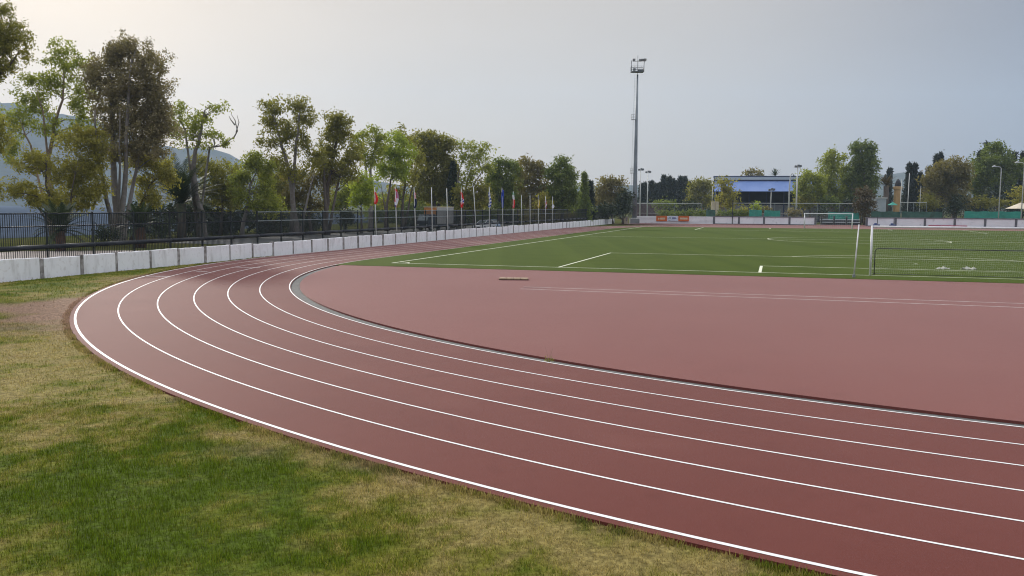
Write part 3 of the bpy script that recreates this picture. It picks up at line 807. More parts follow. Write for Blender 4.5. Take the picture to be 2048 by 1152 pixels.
tree('eucalyptus_tree', 'tall olive tree with a dark straight trunk just left of the red flag', 105, [[(651, 470, 16), (652, 420), (656, 370), (668, 310), (676, 260)], [(653, 400, 9), (648, 350), (648, 300)], [(655, 375, 8), (682, 340), (700, 330)]],
     [(668, 240, 26, 18), (690, 240, 18, 16), (665, 270, 28, 24), (690, 275, 20, 20), (655, 300, 24, 24), (705, 310, 26, 24), (680, 330, 26, 20), (700, 350, 24, 18), (645, 330, 18, 24)], 'olive', 'bark', .95, cover=2.5, group=LG)
tree('eucalyptus_tree', 'light green tree with twisting pale trunk behind the red flag', 118, [[(741, 464, 13), (742, 420), (740, 370), (742, 320), (752, 285)], [(742, 340, 7), (730, 310), (722, 290)]],
     [(740, 265, 22, 15), (762, 272, 18, 16), (722, 285, 20, 20), (755, 295, 24, 18), (730, 310, 22, 16), (745, 325, 20, 14)], 'fresh', 'bark_pale', .85, cover=2.1, group=LG)
tree('broadleaf_tree', 'small bright yellow-green tree just left of the red flag', 112, [[(724, 466, 7), (722, 430), (722, 400)]],
     [(722, 380, 22, 22), (740, 372, 18, 20), (712, 400, 14, 14), (735, 398, 22, 16), (725, 355, 14, 12)], 'bright', 'bark', 1, cover=2.6, group=LG)
tree('broadleaf_tree', 'vivid green tree between the red flag and the red and white flag', 124, [[(772, 462, 9), (774, 410), (782, 360), (790, 330)], [(776, 400, 6), (762, 370)]],
     [(795, 278, 20, 18), (800, 305, 26, 24), (775, 310, 22, 22), (790, 335, 30, 22), (765, 340, 18, 16), (800, 350, 20, 14)], 'bright', 'bark', 1, cover=2.6, group=LG)
tree('eucalyptus_tree', 'airy tree with thin dark limbs behind the red and white flag', 130, [[(805, 462, 9), (806, 400), (812, 350), (806, 300)], [(808, 390, 6), (830, 350), (838, 310)]],
     [(802, 268, 18, 12), (818, 285, 18, 18), (830, 320, 24, 24), (815, 350, 20, 20), (795, 385, 22, 20), (780, 400, 20, 18)], 'olive', 'bark', .8, cover=2.1, group=LG)
tree('broadleaf_tree', 'broad dense olive tree above the parked truck', 143, [[(868, 460, 14), (868, 410), (862, 350), (856, 300)], [(868, 420, 9), (884, 370), (892, 320)]],
     [(845, 280, 24, 20), (870, 285, 28, 22), (895, 290, 22, 18), (860, 315, 34, 26), (893, 325, 26, 26), (850, 350, 32, 24), (885, 360, 32, 24), (845, 385, 28, 22), (880, 390, 34, 22), (905, 350, 14, 24)], 'olive', 'bark', 1.2, cover=3.2, group=LG)
spire('conifer_tree', 'dark slim conifer between the truck tree and the airy pale tree', 906, 325, 141, 30, 'dark', taper=.5, cat='conifer', low=.32)
tree('eucalyptus_tree', 'airy pale tree with slanting white limbs behind the red and blue cross flag', 140, [[(922, 458, 9), (924, 410), (935, 360), (950, 320)], [(922, 400, 6), (946, 372), (966, 340)], [(924, 420, 5), (915, 360), (928, 310)]],
     [(940, 292, 22, 12), (965, 300, 20, 14), (930, 315, 20, 18), (958, 325, 22, 18), (945, 345, 24, 16), (975, 330, 12, 20), (930, 365, 20, 14)], 'fresh', 'bark_pale', .8, cover=1.8, group=LG)
tree('broadleaf_tree', 'low olive tree below the airy pale crown, left of the striped flag', 138, [[(948, 458, 8), (948, 410), (950, 390)]],
     [(930, 385, 20, 18), (955, 380, 24, 22), (965, 400, 20, 18), (920, 405, 18, 16), (940, 410, 24, 16)], 'olive', 'bark', 1, cover=2.6, group=LG)
tree('broadleaf_tree', 'rounded green tree behind the blue and white striped flag', 148, [[(998, 456, 9), (998, 400), (1000, 360)]],
     [(1000, 325, 14, 14), (1020, 330, 18, 14), (990, 345, 20, 20), (1015, 355, 24, 24), (995, 380, 24, 24), (1020, 395, 22, 24), (1005, 412, 26, 14)], 'deep', 'bark', 1.1, cover=3.0, group=LG)
tree('broadleaf_tree', 'brownish thin-topped tree behind the row of bare flagpoles', 152, [[(1062, 455, 9), (1062, 400), (1066, 350)]],
     [(1050, 322, 14, 10), (1070, 335, 20, 16), (1085, 345, 14, 14), (1055, 355, 20, 20), (1078, 375, 22, 24), (1050, 390, 20, 22), (1075, 405, 24, 16)], 'brown', 'bark', 1, cover=2.6, group=LG)
tree('broadleaf_tree', 'dome-topped vivid green tree at the right end of the left-hand tree row', 150, [[(1125, 454, 10), (1124, 400), (1122, 360)]],
     [(1122, 328, 18, 16), (1138, 345, 18, 18), (1108, 350, 18, 20), (1130, 370, 26, 20), (1112, 385, 24, 22), (1140, 390, 18, 22), (1120, 410, 28, 14), (1098, 400, 14, 20)], 'deep', 'bark', 1.2, cover=3.3, group=LG)
tree('broadleaf_tree', 'small yellow-leaved tree behind the yellow flag', 146, [[(1086, 454, 5), (1086, 425)]], [(1085, 395, 12, 14), (1095, 408, 12, 12), (1078, 412, 10, 10)], 'yellow', 'bark', 1, cover=2.4, group=LG)
spire('fir_tree', 'pale thin fir with a pointed bare-looking tip beside the dome-topped green tree', 1168, 345, 165, 30, 'deep', taper=1.2, cat='fir')
spire('cypress_tree', 'black-green cypress just right of the pale thin fir', 1180, 364, 170, 22)
tree('broadleaf_tree', 'round brown-topped tree just left of the tall floodlight mast', 185, [[(1224, 447, 8), (1222, 420), (1220, 395)], [(1218, 447, 5), (1215, 410)]],
     [(1205, 375, 18, 16), (1230, 368, 20, 14), (1215, 360, 18, 8), (1245, 385, 12, 16), (1200, 398, 20, 16), (1228, 395, 22, 16)], 'brown', 'bark', 1.1, cover=3.0)
tree('broadleaf_tree', 'dark green low tree tucked under the round brown-topped tree', 178, [[(1246, 447, 6), (1246, 420)]],
     [(1246, 400, 14, 20), (1235, 418, 22, 14), (1252, 415, 10, 16), (1212, 420, 20, 12)], 'dark', 'bark', 1.1, cover=3.0)
# understorey along the fence
tree('broadleaf_tree', 'bushy yellow-green tree low between the bent pale trunk and the two-topped tree', 112, [[(548, 474, 8), (548, 420), (550, 380)]],
     [(535, 350, 24, 20), (560, 365, 26, 22), (545, 390, 30, 24), (575, 405, 24, 20), (525, 415, 22, 18)], 'olive', 'bark', 1.1, cover=3.0, group=LG)
tree('broadleaf_tree', 'leafy green tree low in the gap behind the dark straight trunk', 122, [[(690, 466, 7), (690, 420), (692, 390)]],
     [(676, 385, 22, 18), (700, 372, 20, 18), (690, 402, 26, 18), (668, 410, 18, 14)], 'fresh', 'bark', 1.0, cover=2.6, group=LG)
tree('broadleaf_tree', 'olive tree filling the row between the striped flag and the plain blue flag', 156, [[(1036, 455, 7), (1036, 400)]],
     [(1034, 335, 16, 14), (1040, 358, 22, 20), (1030, 385, 22, 22), (1045, 405, 24, 16), (985, 365, 16, 20), (975, 395, 18, 20)], 'olive', 'bark', 1.1, cover=3.0, group=LG)
SG = 'dark shrubs behind the railing fence'
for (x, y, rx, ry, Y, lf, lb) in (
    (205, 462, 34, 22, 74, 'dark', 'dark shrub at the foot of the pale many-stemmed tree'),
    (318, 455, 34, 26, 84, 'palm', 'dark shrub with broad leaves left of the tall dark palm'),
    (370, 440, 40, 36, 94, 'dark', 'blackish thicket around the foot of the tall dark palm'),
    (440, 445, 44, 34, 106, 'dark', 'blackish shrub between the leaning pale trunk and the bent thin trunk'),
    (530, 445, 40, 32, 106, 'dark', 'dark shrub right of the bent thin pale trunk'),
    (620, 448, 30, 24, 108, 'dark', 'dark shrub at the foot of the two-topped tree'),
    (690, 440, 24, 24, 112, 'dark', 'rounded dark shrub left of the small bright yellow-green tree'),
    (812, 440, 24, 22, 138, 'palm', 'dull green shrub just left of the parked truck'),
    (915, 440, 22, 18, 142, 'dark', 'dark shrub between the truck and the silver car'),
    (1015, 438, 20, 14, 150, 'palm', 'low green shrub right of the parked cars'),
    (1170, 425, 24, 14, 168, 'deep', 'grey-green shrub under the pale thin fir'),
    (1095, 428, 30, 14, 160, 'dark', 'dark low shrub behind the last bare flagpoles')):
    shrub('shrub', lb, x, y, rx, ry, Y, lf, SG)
palm('cycad', 'spiky low cycad with a rusty stem at the far left behind the fence', 118, 462, 66, 2.5, 40, .34, trunk_mat='frond_red', cat='cycad', upright=.7)
palm('cycad', 'spiky low cycad with a rusty stem right of the pale many-stemmed tree', 278, 455, 72, 2.2, 40, .42, trunk_mat='frond_red', cat='cycad', upright=.6)


def hedge(name, label, u0, v0, u1, v1, hgt, dp, leaf, cover=3.0, seed=1, kind=None, L=.4, zb=0):
    r = np.random.default_rng(seed); a, b = F(u0, v0), F(u1, v1); d = b - a; ln = d.length; d.normalize(); n_ = Vector((-d.y, d.x, 0))
    N = int(ln * hgt * cover / (14 * L * L * .24)) + 20
    t_ = r.random(N) * ln; q = (r.random(N) - .5) * dp; hh = hgt * (.8 + .35 * vnoise(t_, t_ * 0, 3.0, seed)); z = np.clip(r.random(N) ** .8, 0, 1) * hh
    c = np.stack([a.x + d.x * t_ + n_.x * q, a.y + d.y * t_ + n_.y * q, z + zb], 1)
    mid = np.array(((a.x + b.x) / 2, (a.y + b.y) / 2, 0)); V, Q, tint = leaf_cloud(c - mid, 14, L, L, L * .5, r, 0)
    o = np_mesh(name, V, Q, LF[leaf], tint=tint, loc=tuple(mid)); tag(o, label, 'hedge', kind=kind); return o


hedge('hedge', 'long dry brown hedge behind the far end of the left boundary wall', -46, 84, -46, 133, 2.5, 1.6, 'brown', 3.2, 3)


hedge('hedge', 'long dark unclipped hedge behind the railing fence below the left trees', -73, 28, -71, 62, 3.2, 2.6, 'dark', 3.4, 12, L=.34)


def woods(name, label, xs, y, Y0, Y1, leaf, seed, N):
    r = np.random.default_rng(seed); x = xs[0] + (xs[1] - xs[0]) * r.random(N); d = Y0 + (Y1 - Y0) * r.random(N)
    c = []
    for xi, di in zip(x, d):
        top = at(xi, y - 14 * float(fbm(xi, 0, 40, seed)) + 10, di); c.append((top.x, di, max(.3, top.z * r.random() ** .6)))
    c = np.array(c); V, Q, tint = leaf_cloud(c, 14, .9, .8, .4, r, 0)
    o = np_mesh(name, V, Q, LF[leaf], tint=tint); tag(o, label, 'woods', kind='stuff'); return o


woods('far_woods', 'dark mass of far-off woodland behind the sports ground', (1170, 2120), 392, 300, 345, 'dark', 5, 2600)
woods('far_thicket', 'shady green thicket closing the view behind the left tree row', (735, 1175), 395, 178, 205, 'deep', 6, 2300)

# right-hand side
CG = 'row of far dark cypresses'
for i, (x, yt, wd, wh) in enumerate((
    (1283, 371, 9, 'between the two thin floodlight poles, shortest'), (1289, 370, 9, 'touching the second thin floodlight pole on its left'), (1302, 365, 12, 'first one right of the two thin floodlight poles'),
    (1310, 371, 9, 'low one left of the three tips close together'), (1317, 369, 9, 'low one just left of the tallest tip'), (1327, 354, 13, 'tallest and most pointed of the row'),
    (1338, 357, 11, 'second tall one, right of the tallest tip'), (1345, 362, 9, 'lower one in the dip of the row'), (1351, 366, 9, 'lowest one in the dip of the row'),
    (1360, 356, 13, 'left of the twin tips at the right end'), (1368.5, 356, 12, 'right of the twin tips at the right end'), (1376, 367, 10, 'last low one beside the olive-green tree'))):
    spire('cypress_tree', 'far dark cypress, ' + wh, x, yt, 285 + (i % 3) * 6, wd, group=CG)
tree('broadleaf_tree', 'olive-green tree left of the blue-roofed grandstand', 262, [[(1405, 440, 6), (1405, 400)], [(1395, 440, 4), (1392, 405)]],
     [(1402, 365, 20, 10), (1388, 378, 14, 14), (1415, 378, 16, 14), (1400, 395, 24, 14), (1385, 405, 14, 12), (1418, 402, 12, 14)], 'olive', 'bark_tan', 1.1, cover=2.8)
tree('broadleaf_tree', 'thin sunlit tree in front of the left end of the blue grandstand', 212, [[(1441, 440, 4), (1442, 405), (1446, 385)], [(1444, 440, 3), (1450, 400)]],
     [(1452, 364, 22, 8), (1448, 376, 16, 10), (1460, 382, 18, 10), (1444, 392, 12, 10), (1464, 400, 14, 14), (1452, 408, 18, 12)], 'yellow', 'bark_tan', .9, cover=2.2)
tree('umbrella_pine', 'flat-topped pine peeping over the grandstand roof', 290, [[(1506, 440, 5), (1505, 360)]], [(1505, 341, 12, 4), (1514, 346, 10, 3), (1494, 348, 9, 3), (1508, 350, 20, 5)], 'brown', 'bark', 1, cover=2.0, cat='pine')
palm('palm_tree', 'tiny palm crown showing above the grandstand roof', 1548, 352, 280, 2.6, 20, .25)
tree('broadleaf_tree', 'round green tree hiding the right end of the grandstand', 208, [[(1620, 440, 7), (1620, 400)]],
     [(1618, 350, 20, 12), (1605, 366, 16, 14), (1635, 364, 18, 16), (1615, 385, 26, 16), (1640, 390, 18, 18), (1608, 402, 18, 10)], 'fresh', 'bark', 1.1, cover=2.8)
tree('poplar_tree', 'tall light-leaved tree left of the tallest dark trees right of the grandstand', 215, [[(1662, 440, 7), (1662, 380), (1660, 330)]],
     [(1663, 308, 14, 14), (1655, 330, 18, 20), (1672, 325, 14, 18), (1660, 355, 22, 20), (1650, 378, 18, 18), (1672, 385, 18, 22)], 'fresh', 'bark', 1, cover=2.5)
tree('poplar_tree', 'slim pointed green tree between the light tree and the tallest dark tree', 217, [[(1687, 440, 5), (1687, 370)]],
     [(1687, 316, 7, 10), (1688, 338, 12, 16), (1688, 365, 15, 22), (1690, 395, 16, 18)], 'fresh', 'bark', 1, cover=2.8)
tree('poplar_tree', 'tallest dark green several-pointed tree right of the grandstand', 214, [[(1728, 440, 10), (1728, 380), (1728, 320)]],
     [(1712, 300, 9, 16), (1731, 297, 9, 15), (1743, 300, 7, 14), (1718, 325, 18, 20), (1738, 325, 16, 22), (1712, 355, 18, 24), (1738, 360, 20, 26), (1725, 390, 30, 24), (1705, 400, 16, 14)], 'deep', 'bark', 1.3, cover=3.6)
tree('shrub_tree', 'reddish-brown bushy small tree standing behind the gap in the far wall', 182, [[(1728, 446, 6), (1728, 420)], [(1722, 446, 3), (1720, 400)]],
     [(1728, 385, 14, 14), (1734, 402, 16, 16), (1722, 410, 12, 14), (1733, 424, 14, 10)], 'rust', 'bark', 1, cover=3.0)
spire('cypress_tree', 'short cypress standing clear against the blue hill', 1776, 339, 300, 8)
palm('palm_tree', 'brown shaggy palm left of the ochre tower', 1771, 372, 205, 3.0, 30, .6, leaf='rust', trunk_mat='bark')
for (x, yt, wd, wh) in ((1815, 330, 20, 'left of the tall pair, right of the ochre tower'), (1826, 327, 20, 'right of the tall pair, right of the ochre tower'), (1838, 348, 20, 'lower one right of the tall pair'),
                        (1855, 336, 12, 'tip poking out left of the big olive tree'), (1868.5, 312, 12, 'left of two tips above the big olive tree'), (1877, 307, 13, 'right of two tips above the big olive tree'),
                        (1955, 303, 14, 'blunt one left of the needle-thin tip'), (1967, 286, 9, 'needle-thin tip beside the tall pine'), (2023, 306, 13, 'blunt one right of the tall pine'), (2039, 307, 8, 'thin one by the right edge')):
    spire('cypress_tree', 'dark cypress, ' + wh, x, yt, 245, wd, group='cypresses on the right')
tree('broadleaf_tree', 'big rounded olive and brown tree behind the right half of the far wall', 205, [[(1908, 442, 16), (1908, 410), (1905, 370)]],
     [(1905, 335, 30, 20), (1885, 348, 26, 20), (1925, 350, 22, 22), (1868, 365, 22, 20), (1900, 375, 36, 24), (1865, 395, 18, 16), (1915, 398, 28, 20)], 'brown', 'bark', 1.2, cover=3.3)
shrub('shrub', 'black-green bush at the foot of the big rounded olive tree', 1912, 412, 28, 24, 200, 'dark')
shrub('shrub', 'dull green bush left of the foot of the big rounded olive tree', 1862, 405, 22, 20, 200, 'olive')
tree('pine_tree', 'tall dark pine at the right behind the curved street lamp', 222, [[(1995, 440, 10), (1995, 380), (1990, 320)]],
     [(1985, 296, 16, 10), (2000, 305, 22, 10), (1985, 322, 36, 14), (2005, 332, 34, 18), (1965, 345, 28, 22), (2035, 340, 26, 24), (1990, 362, 40, 22), (1955, 372, 22, 20)], 'deep', 'bark', 1.2, cover=3.2, droop=-.1, cat='pine')
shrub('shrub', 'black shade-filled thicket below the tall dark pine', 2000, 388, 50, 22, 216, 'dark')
for (x, y, rx, ry, lb) in ((1965, 405, 24, 12, 'light green bush right of the big rounded olive tree'), (2000, 406, 26, 11, 'light green bush behind the curved street lamp'), (2040, 392, 22, 22, 'yellow-green bush at the right edge above the canvas parasol')):
    shrub('shrub', lb, x, y, rx, ry, 200, 'yellow' if x > 2020 else 'olive')
hedge('hedge', 'long clipped green hedge behind the left half of the far wall', -34, 150, -12, 156, 3.0, 2.0, 'deep', 3.2, 8)
for (x, y, rx, ry, lf, lb) in ((1610, 405, 26, 14, 'olive', 'olive bush under the round green tree beside the grandstand'), (1665, 405, 26, 14, 'deep', 'dark green bush under the tall light-leaved tree'),
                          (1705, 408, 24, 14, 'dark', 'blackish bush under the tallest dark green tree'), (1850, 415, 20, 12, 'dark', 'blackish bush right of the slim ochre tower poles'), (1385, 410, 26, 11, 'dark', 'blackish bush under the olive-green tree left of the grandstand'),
                          (1330, 408, 24, 10, 'deep', 'dark green bush in front of the far cypress row')):
    shrub('shrub', lb, x, y, rx, ry, 206, lf, cover=3.0)
shrub('shrub', 'bright bushy palm-like plant below the grandstand', 1512, 416, 11, 10, 198, 'bright')
shrub('shrub', 'grey-brown bush right of the bright plant below the grandstand', 1530, 420, 12, 8, 198, 'brown')
shrub('shrub', 'dark twiggy bush at the foot of the white curved lamp post', 1590, 424, 20, 9, 194, 'dusty')
shrub('shrub', 'dark grey-green bush left of the bright plant below the grandstand', 1480, 423, 22, 9, 198, 'olive')
shrub('shrub', 'dark bush behind the wall left of the white steps', 1645, 424, 14, 10, 196, 'dark')

# ================================================================== BOUNDARY WALL, FENCE, FLAGS
UW = -41.5
wall = thing('boundary_wall', 'low stained white wall in bays running along the left side of the track', 'wall', F(UW, 0))
wall.rotation_euler = (0, 0, -PSI)
va = -30.0; rw = np.random.default_rng(3); bays = []
while va < 137:
    ln = 2.35 + rw.random() * .3; bays.append((va, va + ln)); va += ln
for (a, b) in bays:
    h0 = .90 + rw.normal() * .02; h1 = h0 + rw.normal() * .018; pw = .07 + .10 * rw.random()
    mb = MB(); n = 6
    ts = [a + pw + (b - a - 2 * pw) * i / n for i in range(n + 1)]
    vs = []; fs = []
    for i, v in enumerate(ts):
        hh = h0 + (h1 - h0) * i / n + rw.normal() * .008
        vs += [(.10, v, -.12), (.10, v, hh - .02), (.08, v, hh), (-.08, v, hh), (-.10, v, hh - .02), (-.10, v, -.12)]
    for i in range(n):
        for k in range(5): fs.append((6 * i + k, 6 * (i + 1) + k, 6 * (i + 1) + k + 1, 6 * i + k + 1)[::-1])
    fs += [tuple(range(6)), tuple(range(6 * n + 5, 6 * n - 1, -1))]
    mb.add(vs, fs); mb.build('wall_panel', M['wall_white'], wall)
    mb = MB(); k = rw.random() * .05
    mb.box(-.13, b - pw + .004, -.12, .085 + k, b + pw - .004, .86 + rw.random() * .12); mb.build('pillar', M['pillar'], wall, bevel=.012)

# railing fence on the outer side of the wall
fence = thing('railing_fence', 'dark green railing fence with thick rail behind the low white wall', 'fence', F(UW - .75, 0)); fence.rotation_euler = (0, 0, -PSI)
FB = [(-32 + 3.0 * i, -32 + 3.0 * (i + 1)) for i in range(56)]
top = MB(); mid = MB(); thick = MB()
for i, (a, b) in enumerate(FB):
    mb = MB()
    n = 24 if a < 45 else 18
    for k in range(1, n):
        v = a + (b - a) * k / n; w_ = .011
        mb.box(-w_, v - w_, -.1, w_, v + w_, 2.99)
    mb.build('bar_panel', M['fence'], fence)
    mb = MB(); mb.box(-.035, a - .035, -.12, .035, a + .035, 3.06); mb.build('post', M['fence'], fence)
    light = 4 < a < 34 or 42 < a < 75
    mb = MB(); mb.box(-.028, a + .04, 2.94, .028, b - .04, 3.0); mb.box(-.028, a + .04, 2.33, .028, b - .04, 2.385)
    mb.build('rail', M['fence_light'] if 1 < a < 100 else M['fence_rail'], fence)  # rails of this stretch coloured pale for sky reflected on dark paint
    mb = MB(); mb.tube([(.07, a + .003, 1.36 - .0006 * a), (.07, b - .003, 1.36 - .0006 * b)], .115, 10); mb.build('thick_rail', M['fence_rail'], fence, smooth=True)

# flagpoles and flags
FG = 'white flagpoles behind the boundary wall'; UP = UW - .38
POLES = [  # base x, top x, top y, flag, label part
 (752.5, 749.5, 377, 'red', 'flying the plain red flag'), (794, 790.5, 376, 'rw', 'flying the red and white flag'), (832, 828, 376, 'navy', 'flying the dark navy flag with red patch'),
 (865, 863, 376, None, 'bare, first one in front of the truck'), (896, 893.5, 378, None, 'bare, at the tail of the truck'), (924, 922.5, 379, 'norway', 'flying the red flag with blue and white cross'),
 (953, 947, 374, None, 'bare and leaning left, by the silver car'), (979, 978.5, 375, 'greece', 'flying the blue and white striped flag'), (1006, 1004, 377, 'eu', 'flying the plain blue flag'),
 (1026, 1026.5, 384, 'iran', 'flying the green, white and red flag'), (1043.5, 1043, 391, None, 'bare, just right of the green, white and red flag'), (1060.5, 1060, 391, None, 'bare, just left of the yellow flag'),
 (1077, 1076.5, 391, 'german', 'flying the yellow and black flag'), (1091, 1091, 393, 'uk', 'flying the small purple and red flag'), (1104.5, 1105, 394, 'white', 'flying the small white flag, last in the row')]


def fl_col(kind, s, t):
    """s: 0 hoist side .. 1 fly side across the limp cloth, t: 0 top .. 1 bottom -> material index in FM"""
    if kind == 'red': return 0
    if kind == 'rw': return (0 if t < .12 else 1 if s < .55 - .25 * t and t < .72 else 7 if t < .5 else 2 if t < .88 else (3 if s < .5 else 8))
    if kind == 'navy': return 4 if t > .38 or s < .4 else (0 if (s + t * 1.7) % .32 < .16 else 2)
    if kind == 'norway':
        d = abs(t - .45 + (s - .5) * .25 - (.18 if s > .55 else 0)); return 3 if d < .055 else 2 if d < .12 else 0
    if kind == 'greece': return 3 if ((t * 9 + s * 1.2) % 2) < 1.05 else 2
    if kind == 'eu': return 3
    if kind == 'iran': return 6 if t < .16 else 2 if t < .42 else 0
    if kind == 'german': return 4 if t < .3 else 5
    if kind == 'uk': return (0, 2, 4, 7)[int((t * 6 + s * 3)) % 4]
    return 2


FM = [mat('flag_' + n_, c, None, 5, .75, .2) for n_, c in (('red', (.75, .03, .025)), ('pink', (.68, .06, .14)), ('white', (.80, .80, .84)), ('blue', (.03, .07, .40)), ('navy', (.012, .02, .07)), ('yellow', (.66, .48, .06)), ('green', (.10, .30, .13)), ('mauve', (.46, .22, .34)), ('orange', (.5, .16, .05)))]
FLH = {'red': (383, 407), 'rw': (377, 413), 'navy': (384, 415), 'norway': (384, 415), 'greece': (385, 415), 'eu': (379, 415), 'iran': (385, 416), 'german': (391, 415), 'uk': (400, 416), 'white': (407, 416)}
FLL = {'red': 'plain red flag hanging limp', 'rw': 'red and white flag hanging limp with a small coloured badge', 'navy': 'dark navy flag with red and white corner hanging limp', 'norway': 'red flag with a blue and white cross hanging limp',
       'greece': 'blue and white striped flag hanging limp', 'eu': 'plain mid-blue flag hanging limp', 'iran': 'flag of green, white and red hanging limp', 'german': 'yellow flag with dark top hanging limp', 'uk': 'small purple, red and white flag hanging limp', 'white': 'small white flag hanging low on the last pole'}
for i, (xb, xt, yt, fk, lb) in enumerate(POLES):
    v, Yd = on_u(xb, UP); base = F(UP, v, -.12); topz = at(xt, yt, Yd).z; lean = at(xt, yt, Yd).x - at(xb, 455, Yd).x
    root = thing('flagpole', 'white flagpole ' + lb, 'flagpole', base, FG); H = topz + .12
    mb = MB(); mb.tube([(0, 0, 0), (lean * .5, 0, H * .5), (lean, 0, H)], [.055, .045, .035], 8); mb.build('pole', M['pole_white'], root, smooth=True)
    mb = MB(); mb.tube([(lean, 0, H), (lean, 0, H + .05), (lean, 0, H + .09)], [.03, .055, .02], 8); mb.build('finial', M['pole_white'], root, smooth=True)
    mb = MB(); mb.box(-.12, -.12, 0, .12, .12, .10); mb.build('base_plate', M['concrete'], root)
    if not fk: continue
    y0, y1 = FLH[fk]; z0 = at(xb, y0, Yd).z; z1 = at(xb, y1, Yd).z
    fo = base + Vector((lean * .86 + .05, 0, 0)); r = np.random.default_rng(i + 50)
    mb = MB(); NS, NT = 9, 26; ph = r.random() * 6; mi = []
    vs = []
    for jt in range(NT + 1):
        t_ = jt / NT; wd = (.17 + .20 * math.sin(math.pi * min(1, .15 + t_ * .8)) * (.7 + .3 * math.sin(ph + t_ * 4)))
        for js in range(NS + 1):
            s_1 = js / NS
            vs.append((-.12 + s_1 * wd + .03 * math.sin(t_ * 7 + ph), .09 * math.sin(s_1 * 9 + ph + t_ * 2.2) * (.4 + .6 * s_1) - .05 * s_1, z0 + (z1 - z0) * t_ - s_1 * .10 - .03 * math.sin(s_1 * 9 + ph) + .12))
    fs = []; mis = []
    for jt in range(NT):
        for js in range(NS):
            fs.append((jt * (NS + 1) + js, jt * (NS + 1) + js + 1, (jt + 1) * (NS + 1) + js + 1, (jt + 1) * (NS + 1) + js))
            mis.append(fl_col(fk, (js + .5) / NS, (jt + .5) / NT))
    mb.v = vs; mb.f = fs; mb.mi = mis; mb.n = len(vs)
    fob = mb.build('flag', FM, None, smooth=True, loc=fo)
    sm = fob.modifiers.new('cloth', 'SOLIDIFY'); sm.thickness = .006
    tag(fob, FLL[fk], 'flag', 'limp flags on the flagpoles')

# ================================================================== FAR WALLS, BOARDS, STEPS


def far_wall(name, label, u0, v0, u1, v1, hgt, bay, first=None):
    a, b = F(u0, v0), F(u1, v1); d = b - a; ln = d.length; ang = math.atan2(d.y, d.x)
    root = thing(name, label, 'wall', a); root.rotation_euler = (0, 0, ang)
    n = max(1, round(ln / bay)); q = ln / n
    for i in range(n):
        mb = MB(); mb.box(i * q + .20, -.10, -.12, (i + 1) * q - .20, .10, hgt); mb.build('wall_panel', M['wall_far'], root)
    for i in range(n + 1):
        mb = MB(); mb.box(i * q - .197, -.16, -.12, i * q + .197, .16, hgt - .003); mb.build('pillar', M['coping'], root)
    mb = MB(); mb.box(-.25, -.20, hgt + .003, ln + .25, .20, hgt + .16); mb.build('coping', M['coping'], root, bevel=.02)
    mb = MB(); mb.box(-.2, -.145, -.12, ln + .2, -.105, .12); mb.build('plinth', M['dark_metal'], root)
    return root


W_L = (-36.5, 137.8, -.6, 138.4)
far_wall('end_wall', 'white end wall in bays left of the gap behind the far goal', -20.5, 138.0, -.6, 138.4, 1.5, 5.2)
# left stretch built of white horizontal boards
a, b = F(-37.6, 137.7), F(-20.75, 138.0); d = b - a; root = thing('slatted_wall', 'white wall of horizontal boards behind the floodlight mast', 'wall', a); root.rotation_euler = (0, 0, math.atan2(d.y, d.x))
for k in range(6):
    mb = MB(); mb.box(0, -.06, .02 + k * .255, d.length, .06, .02 + k * .255 + .225); mb.build('board', M['wall_far'], root, bevel=.015)
mb = MB(); mb.box(0, .062, -.1, d.length, .12, 1.5); mb.build('backing', M['coping'], root)
for k in range(5):
    mb = MB(); x = d.length * k / 4; mb.box(x - .06, .122, -.12, x + .06, .22, 1.6); mb.build('post', M['coping'], root)
far_wall('end_wall', 'white end wall in bays right of the gap, behind the near goal crossbar', 8.6, 133.6, 60, 133.6, 1.55, 5.35)


def along(xpix, vline, z, yp=440):
    """u on the line v=vline under photo column xpix"""
    r = ray(xpix, yp); dx, dy = r.x, r.y
    t_ = (vline + GX * SP + GY * CP) / (dx * SP + dy * CP)
    X, Y = t_ * dx, t_ * dy
    return to_uv(X, Y)[0], Y


def board(x0, x1, y0, y1, frame, kind, label):
    V_ = 137.78; ua, Ya = along(x0, V_, 0); ub, Yb = along(x1, V_, 0); zt = at(x0, y0, Ya).z; zb = at(x0, y1, Ya).z
    root = thing('advert_board', label, 'advert board', F(ua, V_ - .12, zb), 'advert boards on the far wall'); root.rotation_euler = (0, 0, -PSI)
    wd, hg = ub - ua, zt - zb
    mb = MB(); mb.box(0, -.03, 0, wd, .03, hg); mb.build('panel', frame, root, bevel=.01)
    L = MB(); L2 = MB()

    def blk(q, x, z, w_, h_): q.box(x * wd, -.042, z * hg, (x + w_) * wd, -.033, (z + h_) * hg)
    if kind == 0:
        pts = [(.24 + .07 * math.cos(k * math.pi / 5), .47 + .17 * math.sin(k * math.pi / 5)) for k in range(10)]
        vs = [(x * wd, -.042, z * hg) for x, z in pts] + [(x * wd, -.033, z * hg) for x, z in pts]
        L.add(vs, [tuple(range(9, -1, -1))] + [(k, (k + 1) % 10, 10 + (k + 1) % 10, 10 + k) for k in range(10)])
        for k in range(7): blk(L, .38 + k * .066, .32, .050, .34)
        blk(L, .40, .52, .42, .10)
        L.build('emblem_and_lettering', M['cream'], root)
    elif kind == 1:
        for k in range(4): blk(L2, .10 + k * .06, .42 + (k % 2) * .1, .045, .22)
        blk(L2, .10, .12, .20, .08); L2.build('emblem', M['teal_letter'], root)
        blk(L, .44, .66, .36, .09); blk(L, .44, .44, .42, .13); blk(L, .36, .18, .34, .07); L.build('lettering', M['navy_letter'], root)
    else:
        for k in range(9): blk(L, .14 + k * .082, .34, .062, .34)
        blk(L, .15, .50, .70, .09)
        L.build('lettering', M['cream'], root)


